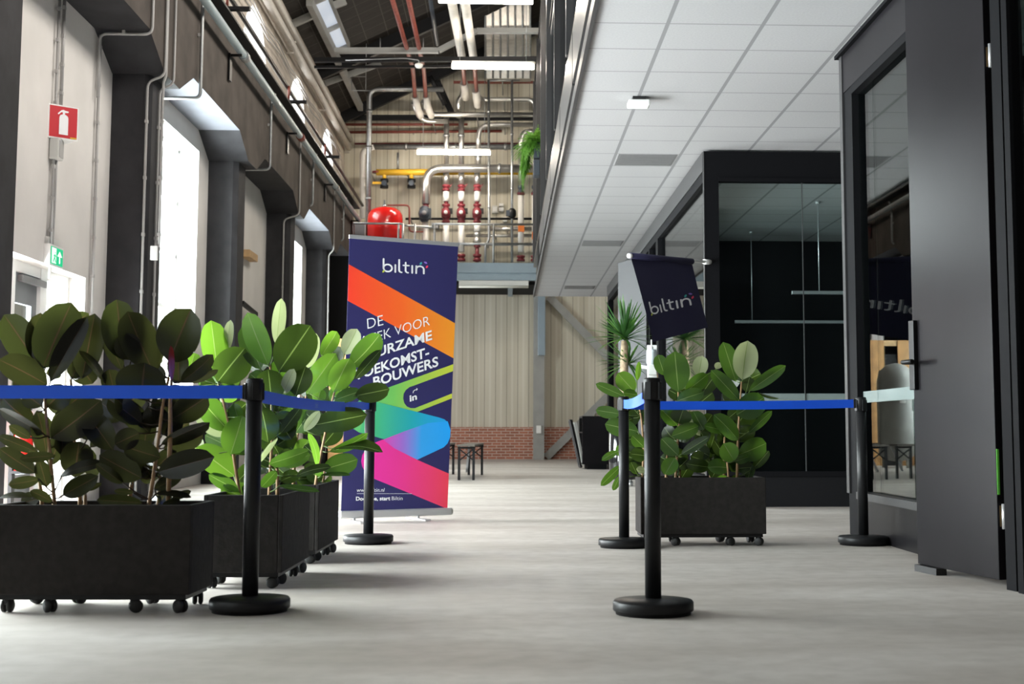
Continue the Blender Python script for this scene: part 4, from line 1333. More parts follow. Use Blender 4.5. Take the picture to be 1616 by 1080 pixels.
# ================================================================== YUCCA
YY = 19.3
c = px(984, 640, Y=YY)
t = thing('yucca', 'tall yucca palm in a gloss black pot beside the grey open door', 'plant', (c.x, YY, 0))
MB().lathe([(0, .09), (.17, .09), (.20, .16), (.205, .95), (.19, .95), (.185, .90), (0, .90)], (c.x, YY, 0), 28).build('pot', 'glossblack', t)
for k in range(4):
    a = k * PI / 2 + .6
    MB().lathe([(0, -.02), (.032, -.02), (.032, .02), (0, .02)], (c.x + .13 * math.cos(a), YY + .13 * math.sin(a), .034), 12, (1, 0, 0)).tube([(c.x + .13 * math.cos(a), YY + .13 * math.sin(a), .06), (c.x + .13 * math.cos(a), YY + .13 * math.sin(a), .1)], .012, 6).build('caster', 'silver', t)
tp = px(986, 538, Y=YY)
tr = [V((c.x + .0, YY, .88)), V((c.x + .01, YY, 1.3)), V((tp.x - .01, YY, tp.z - .3)), tp]
MB().tube(tr, .06, 12, radii=[.075, .062, .055, .05]).build('trunk', 'bark', t)
r = random.Random(8)
def blades(mb, c0, n, l0, l1, emin, emax, slotp):
    for k in range(n):
        az = r.uniform(0, 2 * PI)
        el = math.radians(r.uniform(emin, emax))
        L = r.uniform(l0, l1)
        d = V((math.cos(az) * math.cos(el), math.sin(az) * math.cos(el) * .8, math.sin(el)))
        if d.x > 0:
            d.x *= .75
        s = d.cross(V((0, 0, 1)))
        s = s.normalized() if s.length > .05 else V((1, 0, 0))
        u = s.cross(d)
        dr = r.uniform(.05, .3) * (1.2 - math.sin(el))
        rows = []
        for i in range(6):
            q = i / 5
            w_ = .02 * (1 - q) ** .6 * (0.75 + q) + .0008
            cc = c0 + d * (L * q) - V((0, 0, dr * L * q * q))
            rows.append([mb.bm.verts.new(cc - s * w_ + u * w_ * .35), mb.bm.verts.new(cc), mb.bm.verts.new(cc + s * w_ + u * w_ * .35)])
        sl = 1 if r.random() < slotp else 0
        for p, q in zip(rows, rows[1:]):
            for j in range(2):
                f = mb.bm.faces.new((p[j], p[j + 1], q[j + 1], q[j]))
                f.smooth = True
                f.material_index = sl
mb = MB()
blades(mb, tp + V((0, 0, .02)), 95, .42, .70, -8, 85, .2)
mb.build('crown', [M['yucca'], M['yucca2']], t)
mb = MB()
c1 = px(990, 575, Y=YY) + V((.02, .08, 0))
blades(mb, c1, 45, .3, .52, -25, 55, .2)
mb.build('lower_crown', [M['yucca'], M['yucca2']], t)

# ================================================================== FAR END FURNITURE
def cupboard():
    Y = 27.4
    a, b = px(919, 733, Y=Y), px(960, 657, Y=Y)
    t = thing('cupboard', 'low black cupboard at the far end right of the walkway', 'cupboard', ((a.x + b.x) / 2, Y, 0))
    MB().box(a.x, b.x, Y, Y + .05, .10, b.z).build('front_panel', 'black_steel', t)
    MB().box(a.x, b.x, Y + .05, Y + 1.2, b.z - .03, b.z).build('top_board', 'black', t)
    MB().box(b.x - .03, b.x, Y + .05, Y + 1.2, .1, b.z - .03).build('side_panel', 'black', t)
    MB().box(a.x, b.x, Y + 1.17, Y + 1.2, .1, b.z - .03).build('back_panel', 'black', t)
    for z in (.1, .4, .7):
        MB().box(a.x + .0, b.x - .03, Y + .05, Y + 1.17, z, z + .025).build('shelf', 'black', t)
    MB().box(a.x + .10, b.x - .02, Y + .06, Y + 1.1, 0, .10).build('plinth', 'void', t)
    return a
a = cupboard()
for k, (xt, yt, xb, yb, m, lab) in enumerate(((901, 664, 917, 737, 'black', 'folded black trestle leaning on the left side of the low black cupboard'), (908, 668, 920, 733, 'palegrey', 'pale folded bar leaning against the low black cupboard'))):
    p, q = px(xt, yt, Y=28.2), px(xb, yb, Y=27.7)
    q.z = max(q.z, .04)
    t = thing('folded_trestle', lab, 'trestle', (q.x, q.y, 0))
    dx = V((0, .5, 0))
    MB().bar(p, q, .05, .04).build('leg', m, t)
    MB().bar(p + dx, q + dx, .05, .04).build('leg', m, t)
    MB().bar(p, p + dx, .05, .04).bar(q, q + dx, .05, .04).build('cross_bar', m, t)

def bench(x, y0, y1, label, skew=0.0):
    t = thing('bench', label, 'bench', (x, (y0 + y1) / 2, 0), group='black folding benches')
    zt, w_ = .54, .27
    def q(u, y, z):
        return V((x + u + skew * (y - y0), y, z))
    MB().prism([q(-w_ / 2, y0, zt - .03), q(w_ / 2, y0, zt - .03), q(w_ / 2, y0, zt), q(-w_ / 2, y0, zt)], q(0, y1, 0) - q(0, y0, 0)).build('seat_board', 'tablewood', t)
    for y in (y0 + .12, y1 - .12):
        for u in (-w_ / 2 + .025, w_ / 2 - .025):
            MB().bar(q(u, y, 0), q(u, y, zt - .03), .04, .04).build('leg', 'black', t)
        MB().bar(q(-w_ / 2 + .03, y, .3), q(w_ / 2 - .03, y, .47), .02, .02).bar(q(-w_ / 2 + .03, y, .47), q(w_ / 2 - .03, y, .3), .02, .02).bar(q(-w_ / 2, y, zt - .05), q(w_ / 2, y, zt - .05), .03, .03).build('cross_brace', 'black', t)
    ys = y0 + .12
    MB().bar(q(0, y0 + .2, .12), q(0, y0 + .75, zt - .04), .03, .02).build('folding_strut', 'silver', t)
    return t
bench(-.60, 21.5, 24.2, 'black folding bench right of the banner at the far end', .035)
bench(-1.10, 21.9, 24.6, 'black folding bench mostly hidden behind the banner', .035)

# plywood enclosure and grey vessel by the left wall, half hidden by the banner
Y = 30.0
a, b = px(517, 735, Y=Y), px(600, 535, Y=Y)
t = thing('plywood_partition', 'plywood partition by the left wall behind the banner', 'partition', ((a.x + b.x) / 2, Y, 0))
MB().box(a.x, a.x + .45, Y, Y + .03, 0, b.z).build('board', 'ply', t)
MB().box(a.x + .75, b.x, Y, Y + .03, 0, b.z).build('board', 'ply', t)
MB().box(a.x, b.x, Y + .03, Y + .08, b.z - .12, b.z).build('rail', 'wood', t)
MB().box(a.x + .45, a.x + .75, Y + .05, Y + .08, .0, b.z - .3).build('dark_infill', 'black', t)
t = thing('pressure_vessel', 'grey upright pressure vessel in front of the plywood partition', 'tank', (-2.75, 28.3, 0))
MB().lathe([(0, .12), (.25, .16), (.36, .28), (.38, .5), (.38, 1.75), (.33, 1.95), (.18, 2.08), (0, 2.12)], (-2.75, 28.3, 0), 28).build('shell', 'steelgrey', t)
for k in range(3):
    a_ = k * 2.094
    MB().bar((-2.75 + .28 * math.cos(a_), 28.3 + .28 * math.sin(a_), 0), (-2.75 + .28 * math.cos(a_), 28.3 + .28 * math.sin(a_), .3), .05, .05).build('leg', 'steelgrey', t)
MB().box(-2.84, -2.72, 27.9, 27.925, 1.3, 1.55).build('data_plate', 'white', t)

# ================================================================== BOILER PLATFORM ON THE GABLE WALL
PYF = 34.2
a = px(700, 416, Y=PYF)
PLZ = a.z
t = thing('boiler_platform', 'blue-grey steel platform with railing high on the end wall', 'platform', (-1.8, 35.5, PLZ))
XR = px(846, 416, Y=PYF).x
XL = -4.25
MB().box(XL, XR, PYF, 36.95, PLZ - .12, PLZ).build('deck', 'bluegrey', t)
MB().box(XL, XR, PYF - .03, PYF, PLZ - .22, PLZ + .02).build('edge_plate', 'bluegrey', t)
MB().box(XL, XR, PYF + .05, PYF + .2, PLZ - .40, PLZ - .2).build('edge_beam', 'bluegrey', t)
MB().box(XL, XR, PYF + .2, 36.9, PLZ - .5, PLZ - .42).build('soffit_sheet', 'void', t)
for x in (-3.2, -1.6, .1):
    MB().box(x - .06, x + .06, PYF + .05, 36.9, PLZ - .55, PLZ - .38).build('joist', 'bluegrey', t)
t = thing('platform_railing', 'galvanised tube railing along the edge of the boiler platform', 'railing', (-1.8, PYF, PLZ))
zr1, zr2 = px(760, 354, Y=PYF).z, px(760, 385, Y=PYF).z
xg0, xg1 = px(635, 354, Y=PYF).x, px(555, 354, Y=PYF).x
for z in (zr1, zr2):
    MB().tube([(px(684, 354, Y=PYF).x, PYF, z), (XR, PYF, z)], .026, 8).build('handrail', 'galv', t)
    MB().tube([(px(555, 354, Y=PYF).x, PYF, z), (px(631, 354, Y=PYF).x, PYF, z)], .026, 8).build('handrail', 'galv', t)
for x in (558, 629, 636, 655, 686, 779):
    xx = px(x, 354, Y=PYF).x
    MB().tube([(xx, PYF, PLZ), (xx, PYF, zr1)], .028, 8).build('railing_post', 'galv', t)
MB().tube([(px(636, 0, Y=PYF).x, PYF, zr1), (px(636, 0, Y=PYF).x + .1, PYF + .5, zr1 + .03), (px(686, 0, Y=PYF).x, PYF + .6, zr1), (px(686, 0, Y=PYF).x, PYF, zr1)], .03, 8, bend=.1).build('handrail', 'galv', t)
xa, xb, zz = px(724, 450, Y=PYF).x, px(834, 450, Y=PYF).x, px(780, 450.5, Y=PYF).z
t = thing('batten_lamp', 'unlit batten lamp under the steel platform', 'lamp', ((xa + xb) / 2, PYF, zz))
MB().box(xa, xb, PYF + .02, PYF + .12, zz - .0, zz + .12).build('lamp_body', 'palegrey', t)
MB().tube([(xa, PYF + .06, zz - .03), (xb, PYF + .06, zz - .03)], .03, 8).build('tube', 'lampoff', t)

# red expansion tank
TY = 35.0
c = px(607.5, 372, Y=TY)
R0 = 28 / F * TY
zt = px(607, 327, Y=TY).z
t = thing('expansion_tank', 'glossy red expansion tank on the steel platform', 'tank', (c.x, TY, PLZ))
mb = MB().lathe([(0, PLZ + .25), (R0 * .8, PLZ + .3), (R0, PLZ + .45), (R0, zt - .30), (R0 * .97, zt - .2), (R0 * .85, zt - .1), (R0 * .6, zt - .03), (0, zt)], (c.x, TY, 0), 36)
mb.build('shell', 'red', t)
MB().lathe([(.05, zt - .01), (.05, zt + .06), (.025, zt + .07), (.025, zt + .18), (0, zt + .18)], (c.x - .02, TY, 0), 12).build('valve', 'galv', t)
for k in range(3):
    a_ = k * 2.094 + .5
    MB().tube([(c.x + R0 * .75 * math.cos(a_), TY + R0 * .75 * math.sin(a_), PLZ), (c.x + R0 * .75 * math.cos(a_), TY + R0 * .75 * math.sin(a_), PLZ + .4)], .04, 8).build('leg', 'red', t)
a, b = px(556, 396, Y=35), px(578, 352, Y=35)
t = thing('control_cabinet', 'grey cabinet on the platform left of the red tank', 'cabinet', ((a.x + b.x) / 2, 35, PLZ))
MB().box(a.x, b.x, 34.9, 35.3, PLZ, b.z).build('cabinet_body', 'palegrey', t)
MB().box(a.x + .03, b.x - .03, 34.885, 34.9, PLZ + .1, b.z - .05).build('cabinet_door', 'midgrey', t)

# ------------------------------------------------------------------ pipework
def pipe(label, pts, r_px, m, Y=35.9, bend=.12, name='pipe', group=None, n=10, clips=None):
    P = [px(p[0], p[1], Y=(p[2] if len(p) > 2 else Y)) for p in pts]
    t = thing(name, label, 'pipe', P[0], group=group)
    r = r_px / F * Y
    MB().tube(P, r, n, bend=bend + r).build('run', m, t)
    if Y > 35.1:
        k = max(range(len(P) - 1), key=lambda i: (P[i + 1] - P[i]).length)
        c = P[k] * .55 + P[k + 1] * .45
        MB().bar(c, V((c.x, 36.99, c.z)), .03, .03).build('wall_bracket', 'galv', t)
    if clips:
        d = (P[1] - P[0])
        for u in clips:
            MB().lathe([(r * 1.25, -.03), (r * 1.25, .03)], P[0] + d * u, 10, d).build('collar', 'galv', t)
    return t
def flange(t, x, y, Y, r_px, h_px, m, name='flange'):
    c = px(x, y, Y=Y)
    r, h = r_px / F * Y, h_px / F * Y
    return MB().lathe([(r, -h / 2), (r, -h * .15), (r * .7, -h * .1), (r * .7, h * .1), (r, h * .15), (r, h / 2)], c, 12).build(name, m, t)
pipe('galvanised pipe rising from the platform corner and turning right under the roof', [(581, 372), (583, 141), (700, 141)], 4.2, 'galv', 35.2, .15, clips=(.25, .6, .85))
pipe('pale boxed pipe beside the galvanised riser at the platform corner', [(572, 345), (572, 238), (590, 232)], 4.5, 'jacket', 36.3, .2)
pipe('long grey beam-like pipe across the end wall above the lamp', [(588, 232), (850, 232)], 4.5, 'galv', 36.5, .0, clips=(.2, .5, .8))
pipe('upper oxide red pipe along the top of the end wall', [(538, 196.5), (738, 196.5)], 2.2, 'redpipe', 36.7)
pipe('lower oxide red pipe along the top of the end wall', [(536, 209), (792, 207)], 2.2, 'redpipe', 36.7)
pipe('thin dark pipe across the end wall below the two red pipes', [(560, 227), (846, 227)], 1.4, 'darkred', 36.75)
pipe('thick silver pipe crossing right below the red sleeved pair', [(668, 160, 35.2), (673, 181, 35.6), (850, 181, 35.6)], 4.4, 'foil', 35.5, .25, clips=(.5,))
pipe('silver pipe bend left of the crossing silver pipe', [(652, 162, 35.0), (664, 191, 35.4), (706, 192, 35.6)], 4.0, 'foil', 35.4, .2)
pipe('silver pipe turning right below the white sleeve near the lamp', [(732, 134, 35.4), (729, 152, 35.6), (724, 158, 35.6), (724, 186, 35.8)], 4.2, 'foil', 35.6, .1)
pipe('upper silver pipe bending down at the right', [(752, 146, 35.3), (758, 157, 35.6), (843, 157, 35.6), (845, 180, 35.6), (845, 200, 35.6)], 3.6, 'foil', 35.5, .25)
pipe('short silver pipe with an elbow above the third riser', [(755, 236), (755, 197), (848, 197)], 3.8, 'foil', 35.8, .25)
for x, yt, l in ((704.5, 182, 'left silver riser above the lit lamp'), (728, 182, 'middle silver riser above the lit lamp'), (755, 236, 'right silver riser above the lit lamp')):
    pipe(l, [(x, yt), (x, 262)], 4.2, 'foil', 36.0, clips=(.4,))
pipe('fat silver header pipe with an elbow dropping to the dark pump', [(850, 266), (673, 266), (672, 322)], 6.6, 'foil', 35.6, .3, clips=(.35,))
pipe('white lagged riser under the dark grey pump', [(671, 352), (671, 402)], 5.2, 'jacket', 35.6)
# yellow gas line
t = pipe('yellow gas header with two black valves', [(594, 272), (700, 272)], 5.2, 'yellow', 36.1)
pipe('thin yellow gas pipe continuing behind the silver header', [(700, 274), (846, 274)], 2.2, 'yellow', 36.4)
flange(t, 594, 272, 36.1, 7, 3, 'darkred')
for x in (606.5, 649.5):
    P = [px(x, 272, Y=36.1), px(x, 283, Y=36.1)]
    MB().tube(P, .05, 10).build('branch', 'yellow', t)
    v = flange(t, x, 290, 36.1, 6.6, 15, 'black_plastic', 'valve')
    MB().lathe([(.07, -.12), (.07, .12)], px(x, 290, Y=36.0), 12, (0, 1, 0)).build('valve_bonnet', 'navygrey', v)
MB().bar(px(588, 289, Y=36.0), px(606, 289, Y=36.0), .05, .06).build('valve_handle', 'yellow', t)
P = px(628, 265, Y=36.1)
MB().tube([px(628, 267, Y=36.1), px(628, 241, Y=36.1)], .03, 8).build('vent_cock', 'galv', t)
# three pump lines
for x, l in ((704, 'left'), (728, 'middle'), (753, 'right')):
    t = thing('pump_line', '%s of the three white lagged risers with a red pump' % l, 'pump line', px(x, 415, Y=35.8), group='three risers with red pumps')
    MB().tube([px(x, 272, Y=35.8), px(x, 292, Y=35.8)], .075, 10).build('upper_run', 'foil', t)
    flange(t, x, 297, 35.8, 6, 10, 'darkred', 'valve')
    MB().tube([px(x + 5, 297, Y=35.7), px(x + 9, 290, Y=35.7)], .012, 6).build('valve_handle', 'darkred', t)
    MB().tube([px(x, 302, Y=35.8), px(x, 318, Y=35.8)], .078, 10).build('lagging', 'jacket', t)
    flange(t, x, 322, 35.8, 3.2, 8, 'darkred')
    c = px(x, 337, Y=35.8)
    pb = MB().lathe([(.05, -.24), (.10, -.24), (.10, -.19), (.06, -.17), (.115, -.1), (.125, 0), (.115, .1), (.06, .17), (.10, .19), (.10, .24), (.05, .24)], c, 18).lathe([(.11, 0), (.115, .12), (.10, .2), (0, .2)], c, 18, (0, -1, 0)).build('pump_body', 'darkred', t)
    MB().lathe([(.05, 0), (.05, .015), (0, .015)], c + V((0, -.2, 0)), 14, (0, -1, 0)).build('pump_plate', 'palegrey', pb)
    MB().obox(c + V((.12, -.08, .05)), (.09, .12, .13)).build('terminal_box', 'black_plastic', pb)
    yb = 414
    if l == 'right':
        MB().tube([px(x, 354, Y=35.8), px(x, 366, Y=35.8)], .085, 10).build('lagging', 'jacket', t)
        flange(t, x, 375, 35.8, 6, 16, 'foil', 'valve')
        flange(t, x, 388, 35.8, 5.5, 4, 'darkred')
        MB().tube([px(x, 388, Y=35.8), px(x, 414, Y=35.8)], .05, 10).build('lower_run', 'darkred', t)
    else:
        MB().tube([px(x, 354, Y=35.8), px(x, 398, Y=35.8)], .078, 10).build('lagging', 'jacket', t)
    flange(t, x, 407, 35.8, 6.5, 11, 'darkred')
    c = px(x, 310, Y=35.8)
    MB().bar(c, V((c.x, 36.99, c.z)), .03, .03).build('wall_bracket', 'galv', t)
t = thing('circulation_pump', 'dark blue-grey pump under the silver header elbow', 'pump', px(671, 338, Y=35.6))
flange(t, 672, 324, 35.6, 5, 5, 'darkred')
c = px(670, 338, Y=35.5)
pb = MB().lathe([(.08, -.2), (.13, -.14), (.15, 0), (.13, .14), (.08, .2)], c, 18).lathe([(.14, 0), (.15, .1), (.12, .22), (0, .22)], c, 18, (0, -1, 0)).obox(c + V((.1, -.05, 0)), (.14, .2, .26)).build('pump_body', 'navygrey', t)
MB().lathe([(.06, 0), (.06, .02), (0, .02)], c + V((0, -.22, 0)), 14, (0, -1, 0)).build('pump_face', 'midgrey', pb)
# slim risers
pipe('slim galvanised riser right of the pumps, jogging left near its foot', [(771, 126), (772, 378), (766, 388), (766, 414)], 2.0, 'galv', 35.4, .08, clips=(.2, .55, .8))
pipe('slim galvanised riser in front of the control boxes', [(808, 126), (808, 414)], 2.0, 'galv', 35.4, .0, clips=(.3, .6))
pipe('thin pipe bridging the tops of the two slim risers', [(771, 127), (820, 127)], 1.4, 'galv', 35.4)
for x, l in ((822, 'left'), (844, 'right')):
    t = thing('pipe', '%s thick white lagged riser with an orange tag at the right end of the platform' % l, 'pipe', px(x, 414, Y=35.6), group='risers with orange tags')
    MB().tube([px(x, 236 if x < 830 else 285, Y=35.6), px(x, 285.5, Y=35.6)], .07, 10).build('upper_run', 'foil', t)
    flange(t, x, 300, 35.6, 5, 14, 'navygrey', 'valve')
    flange(t, x, 306, 35.6, 6.2, 3, 'darkred')
    MB().tube([px(x, 309, Y=35.6), px(x, 398, Y=35.6)], .075, 10).build('lagging', 'jacket', t)
    c = px(x + .5, 360 if x < 830 else 372, Y=35.5)
    MB().obox(c, (.16, .14, .19)).build('orange_tag', 'orange', t)
    flange(t, x, 408, 35.6, 6.5, 9, 'darkred')
    c = px(x, 330, Y=35.6)
    MB().bar(c, V((c.x, 36.99, c.z)), .03, .03).build('wall_bracket', 'galv', t)
pipe('silver elbow above the left orange-tagged riser', [(846, 208), (824, 209), (822, 240)], 5.0, 'foil', 35.6, .2)
for y, xa, l in ((361, 770, 'upper'), (372, 735, 'middle'), (385.5, 712, 'lower')):
    pipe('%s silver pipe running level behind the railing' % l, [(xa, y), (840, y)], 2.8, 'foil', 36.3)
pipe('black level pipe behind the pumps', [(640, 345.5), (846, 345.5)], 1.9, 'black', 36.6)
pipe('thin red pipe looping from the red tank valve', [(611, 324), (646, 324), (646, 366), (668, 366)], 1.4, 'redpipe', 35.3, .08)
for x, y, w_, h, l, m in ((781, 331, 9, 12, 'larger grey control box on the end wall', 'palegrey'), (791, 324, 8, 5, 'upper small grey control box on the end wall', 'palegrey'), (791, 331, 8, 6, 'small white control box under another one on the end wall', 'whiteplastic'),
                          (797, 347, 7, 8, 'white control box on the black pipe', 'whiteplastic'), (688, 357, 10, 9, 'dark grey actuator box low between the pump risers', 'midgrey')):
    c = px(x, y, Y=36.92)
    t = thing('control_box', l, 'control box', c)
    MB().obox(c, (w_ / F * 36.5, .16, h / F * 36.5)).build('box_body', m, t, bevel=.01)
    MB().obox(c + V((0, -.085, 0)), (w_ / F * 26, .012, h / F * 22)).build('box_cover', 'white', t)
t = thing('small_pump', 'small black pump on the slim riser at right', 'pump', px(808, 338, Y=35.3))
c = px(808, 337, Y=35.3)
MB().lathe([(.05, -.13), (.1, -.08), (.11, 0), (.1, .08), (.05, .13)], c, 16).build('pump_body', 'black_plastic', t)
MB().obox(c + V((-.1, -.02, .0)), (.1, .12, .14)).build('terminal_box', 'navygrey', t)

# pipes hanging below the roof
for (xa, ya, xb, yb, r, m, l) in ((617, -8, 655, 152, 2.9, 'redpipe', 'left oxide red pipe descending along the roof'), (643, -8, 672, 152, 2.9, 'redpipe', 'right oxide red pipe descending along the roof')):
    P, Q = px(xa, ya, Y=24.5), px(xb, yb, Y=34.6)
    zz = (P.z + Q.z) / 2
    t = thing('pipe', l, 'pipe', P)
    MB().tube([P, px(xb - 3, yb - 42, Y=32.2), Q], .048, 10, bend=.6).build('run', m, t)
    d = (Q - P).normalized()
    Q2 = px(xb + 9, yb + 32, Y=35.2)
    MB().tube([Q, px(xb + 4, yb + 18, Y=34.9), Q2], .085, 12, bend=.2).build('sleeve', 'pipe_white', t)
for (xa, xb, xc, yc, l) in ((711, 729, 733, 133, 'left white lagged pipe hanging under the roof near the lamps'), (732, 747, 752, 145, 'right white lagged pipe hanging under the roof near the lamps')):
    P, Q = px(xa, -8, Y=23.5), px(xb, 90, Y=29.2)
    t = thing('pipe', l, 'pipe', P)
    MB().tube([P, Q], .085, 12).build('lagging', 'pipe_white', t)
    R1, R2 = px(xb + 3, 118, Y=32.5), px(xc, yc, Y=35.2)
    MB().tube([Q, R1, R2], .05, 10, bend=.4).build('run', 'redpipe', t)
    MB().tube([px(xc - 1, yc - 2, Y=35.0), px(xc + 2, yc + 22, Y=35.5)], .10, 12).build('sleeve', 'pipe_white', t)
pipe('black pipe hanging under the roof between the red and white pairs', [(678, -8, 27), (690, 70, 31)], 3.4, 'navygrey', 29, 0)
pipe('dark pipe bending down at the roof centre', [(678, 120, 35.5), (690, 142, 35.6), (702, 165, 35.8)], 4, 'black', 35.6, .2)

# ribbed ventilation duct
t = thing('ventilation_duct', 'shiny ribbed metal duct bundle hanging under the roof', 'duct', px(803, 60, Y=33.5))
pts = [(33.2, -12), (33.4, 40), (33.9, 62), (35.3, 88), (35.5, 124)]
mb = MB()
for (ya, za), (yb, zb) in zip(pts, pts[1:]):
    A0, A1, B0, B1 = px(764, za, Y=ya), px(838, za, Y=ya), px(767, zb, Y=yb), px(838, zb, Y=yb)
    mb.hexa([A0, A1, A1 + V((0, .35, .05)), A0 + V((0, .35, .05)), B0, B1, B1 + V((0, .35, .0)), B0 + V((0, .35, .0))])
mb.build('duct_skin', 'foil', t)
for i in range(7):
    x = 766 + i * 11.8
    MB().tube([px(x, b - .5, Y=a - .03) for a, b in pts], .026, 6).build('rib', 'galv', t)

# lit batten lamps
for k, (xa, xb, y, Y, lab) in enumerate(((692, 841, 0, 22.0, 'nearest lit tube lamp under the roof, at the top edge'), (713, 843, 104.5, 26.2, 'middle lit tube lamp under the roof'), (658, 774, 240.5, 34.4, 'farthest lit tube lamp, in front of the silver pipes'))):
    A, B = px(xa, y, Y=Y), px(xb, y, Y=Y)
    A.z = B.z = (A.z + B.z) / 2
    t = thing('tube_lamp', lab, 'lamp', (A + B) / 2, group='lit tube lamps under the roof')
    MB().box(A.x, B.x, Y - .04, Y + .04, A.z + .03, A.z + .09).build('lamp_body', 'palegrey', t)
    MB().box(A.x, B.x, Y - .055, Y + .055, A.z - .05, A.z + .03).build('diffuser', 'lampwhite', t, bevel=.02)
    for x in (A.x + .15, B.x - .15):
        MB().tube([(x, Y, A.z + .09), (x, Y, min(roof_z(x), A.z + 2.6))], .006, 6).build('suspension', 'galv', t)

# roof steelwork
def roofbar(p, q, w_, h, m, lab, name='roof_beam'):
    struct(MB().bar(p, q, w_, h).build(name, m))
P, Q = roofpt(488, 2, .12), roofpt(573, 178, .12)
roofbar(P, Q, .12, .18, 'steelgrey', '', 'steel_purlin')
P, Q = roofpt(540, 108, .1), roofpt(572, 170, .1)
Yt = 29.6
def T(x, y):
    return px(x, y, Y=Yt)
mb = MB()
for a, b in (((528, 80), (692, 80)), ((692, 80), (752, 49)), ((752, 49), (850, 49))):
    mb.bar(T(*a), T(*b), .16, .10)
t = thing('cable_tray', 'grey cable tray crossing under the roof with a raised right end', 'cable tray', T(610, 80))
mb.build('tray', 'steelgrey', t)
for x in (600, 668):
    MB().tube([T(x, 79), T(x, 60)], .012, 6).build('hanger', 'galv', t)
p1, p2 = px(496, 95, Y=28.2), px(866, 93, Y=28.2)
struct(MB().bar(p1, p2, .10, .09).build('tie_beam', 'black'))
p1, p2 = px(496, 106, Y=28.4), px(866, 104, Y=28.4)
struct(MB().bar(p1, p2, .05, .05).build('tie_beam', 'black'))
for (xa, ya, xb, yb) in ((462, 38, 493, 24), (526, 9, 545, 2), (512, 132, 600, 100), (590, 82, 640, 60)):
    roofbar(roofpt(xa, ya, .1), roofpt(xb, yb, .1), .1, .14, 'steelgrey', '', 'steel_rafter')
for Yb in (20.5, 25.5, 31.5, 36.0):
    struct(MB().bar((-4.3, Yb, roof_z(-4.3) - .15), (RIDGE, Yb, roof_z(RIDGE) - .15), .14, .28).build('roof_truss', 'black'))
p1 = px(661, 103, Y=28.1)
t = thing('smoke_detector', 'small white detector hanging from the dark tie beam', 'detector', p1)
MB().lathe([(0, -.06), (.05, -.055), (.08, -.02), (.08, .02), (.04, .04), (0, .04)], p1, 18).build('housing', 'whiteplastic', t)
MB().tube([p1 + V((0, 0, .04)), px(661, 95, Y=28.1), px(640, 92, Y=28.1), px(545, 95, Y=28.1)], .012, 6, bend=.1).build('conduit', 'galv', t)
p = px(566, 132, Y=31.3)
t = thing('cable_bracket', 'small open wire bracket hanging under the roof', 'bracket', p)
s = .16
MB().tube([p + V((-s, 0, s)), p + V((-s, 0, -s)), p + V((s * 1.6, 0, -s))], .012, 6).tube([p + V((-s, 0, s)), p + V((s, 0, s)), p + V((s, 0, -s))], .012, 6).build('wire_frame', 'galv', t)
MB().tube([p + V((s, 0, s)), p + V((s, 0, 1.2))], .008, 6).build('hanger', 'galv', t)

# white pipes along the top of the upper wall
for (xa, ya, xb, yb, X, r, l) in ((420, 0, 537, 207, -4.14, .075, 'lower white pipe running along the top of the left upper wall'), (434, 0, 541, 196, -4.1, .07, 'upper white pipe running along the top of the left upper wall')):
    A, B = px(xa, ya, X=X), px(xb, yb, X=X)
    z = (A.z + B.z) / 2
    t = thing('pipe', l, 'pipe', (X, B.y, z))
    MB().tube([(X, 8, z - (B.z - A.z) / (B.y - A.y) * (B.y - 8) * 0), (X, 36.6, z)], r, 12).build('run', 'pipe_white', t)
    for k in range(6):
        MB().box(XW + .012, X + .0, 12.2 + 4.9 * k, 12.26 + 4.9 * k, z - r - .03, z - r).build('bracket', 'pipe_white', t)
A, B = px(395, 0, X=-4.2), px(534, 215, X=-4.2)
t = thing('cable_bundle', 'thin grey cables strung below the white pipes on the upper wall', 'cable', (-4.2, 30, (A.z + B.z) / 2))
r = random.Random(3)
for k in range(3):
    zz = (A.z + B.z) / 2 - .12 * k
    MB().tube([(-4.25 + .02 * k, 9 + i * 1.4, zz - .08 * (i % 2) + r.uniform(-.03, .03)) for i in range(20)], .012, 6).build('cable', 'conduit', t)

# crane rail, pipe and handrail along the beam
RZ = (px(333, 0, X=-3.66).z + px(545, 305, X=-3.66).z) / 2
t = thing('crane_rail', 'black steel rail along the top of the left concrete beam', 'rail', (-3.7, 20, 6.12))
MB().box(-3.86, -3.56, -3, 34, 6.10, 6.13).build('flange', 'black', t)
MB().box(-3.74, -3.70, -3, 34, 6.13, 6.19).build('web', 'black', t)
MB().box(-3.80, -3.62, -3, 34, 6.19, 6.215).build('head', 'black', t)
X = -3.58
A, B = px(325.5, 7, X=X), px(545, 315, X=X)
z = (A.z + B.z) / 2
t = thing('pipe', 'long blue-grey pipe running along the left concrete beam below the rail', 'pipe', (X, 20, z))
MB().tube([(X, -3, z), (X, 34.0, z)], .055, 12).build('run', 'pipe_blue', t)
for k in range(8):
    y = 3.6 + 5 * k
    if y > 34:
        break
    MB().box(XB + .012, X + .03, y + .02, y + .06, z - .085, z - .055).box(XB + .012, XB + .035, y - .03, y + .11, z - .42, z - .055).build('bracket', 'black', t)
for y in (18.6, 23.9, 29.0):
    MB().lathe([(.07, -.1), (.07, .1)], (X, y + .35, z), 12, (0, 1, 0)).build('coupling', 'redpipe' if y == 23.9 else 'galv', t)
X = -3.70
A, B = px(363, 0, X=X), px(548, 284, X=X)
z = (A.z + B.z) / 2
t = thing('handrail', 'dark tube handrail above the crane rail along the left wall', 'handrail', (X, 20, z))
MB().tube([(X, -3, z), (X, 36.0, z)], .034, 10).build('rail_tube', 'black', t)
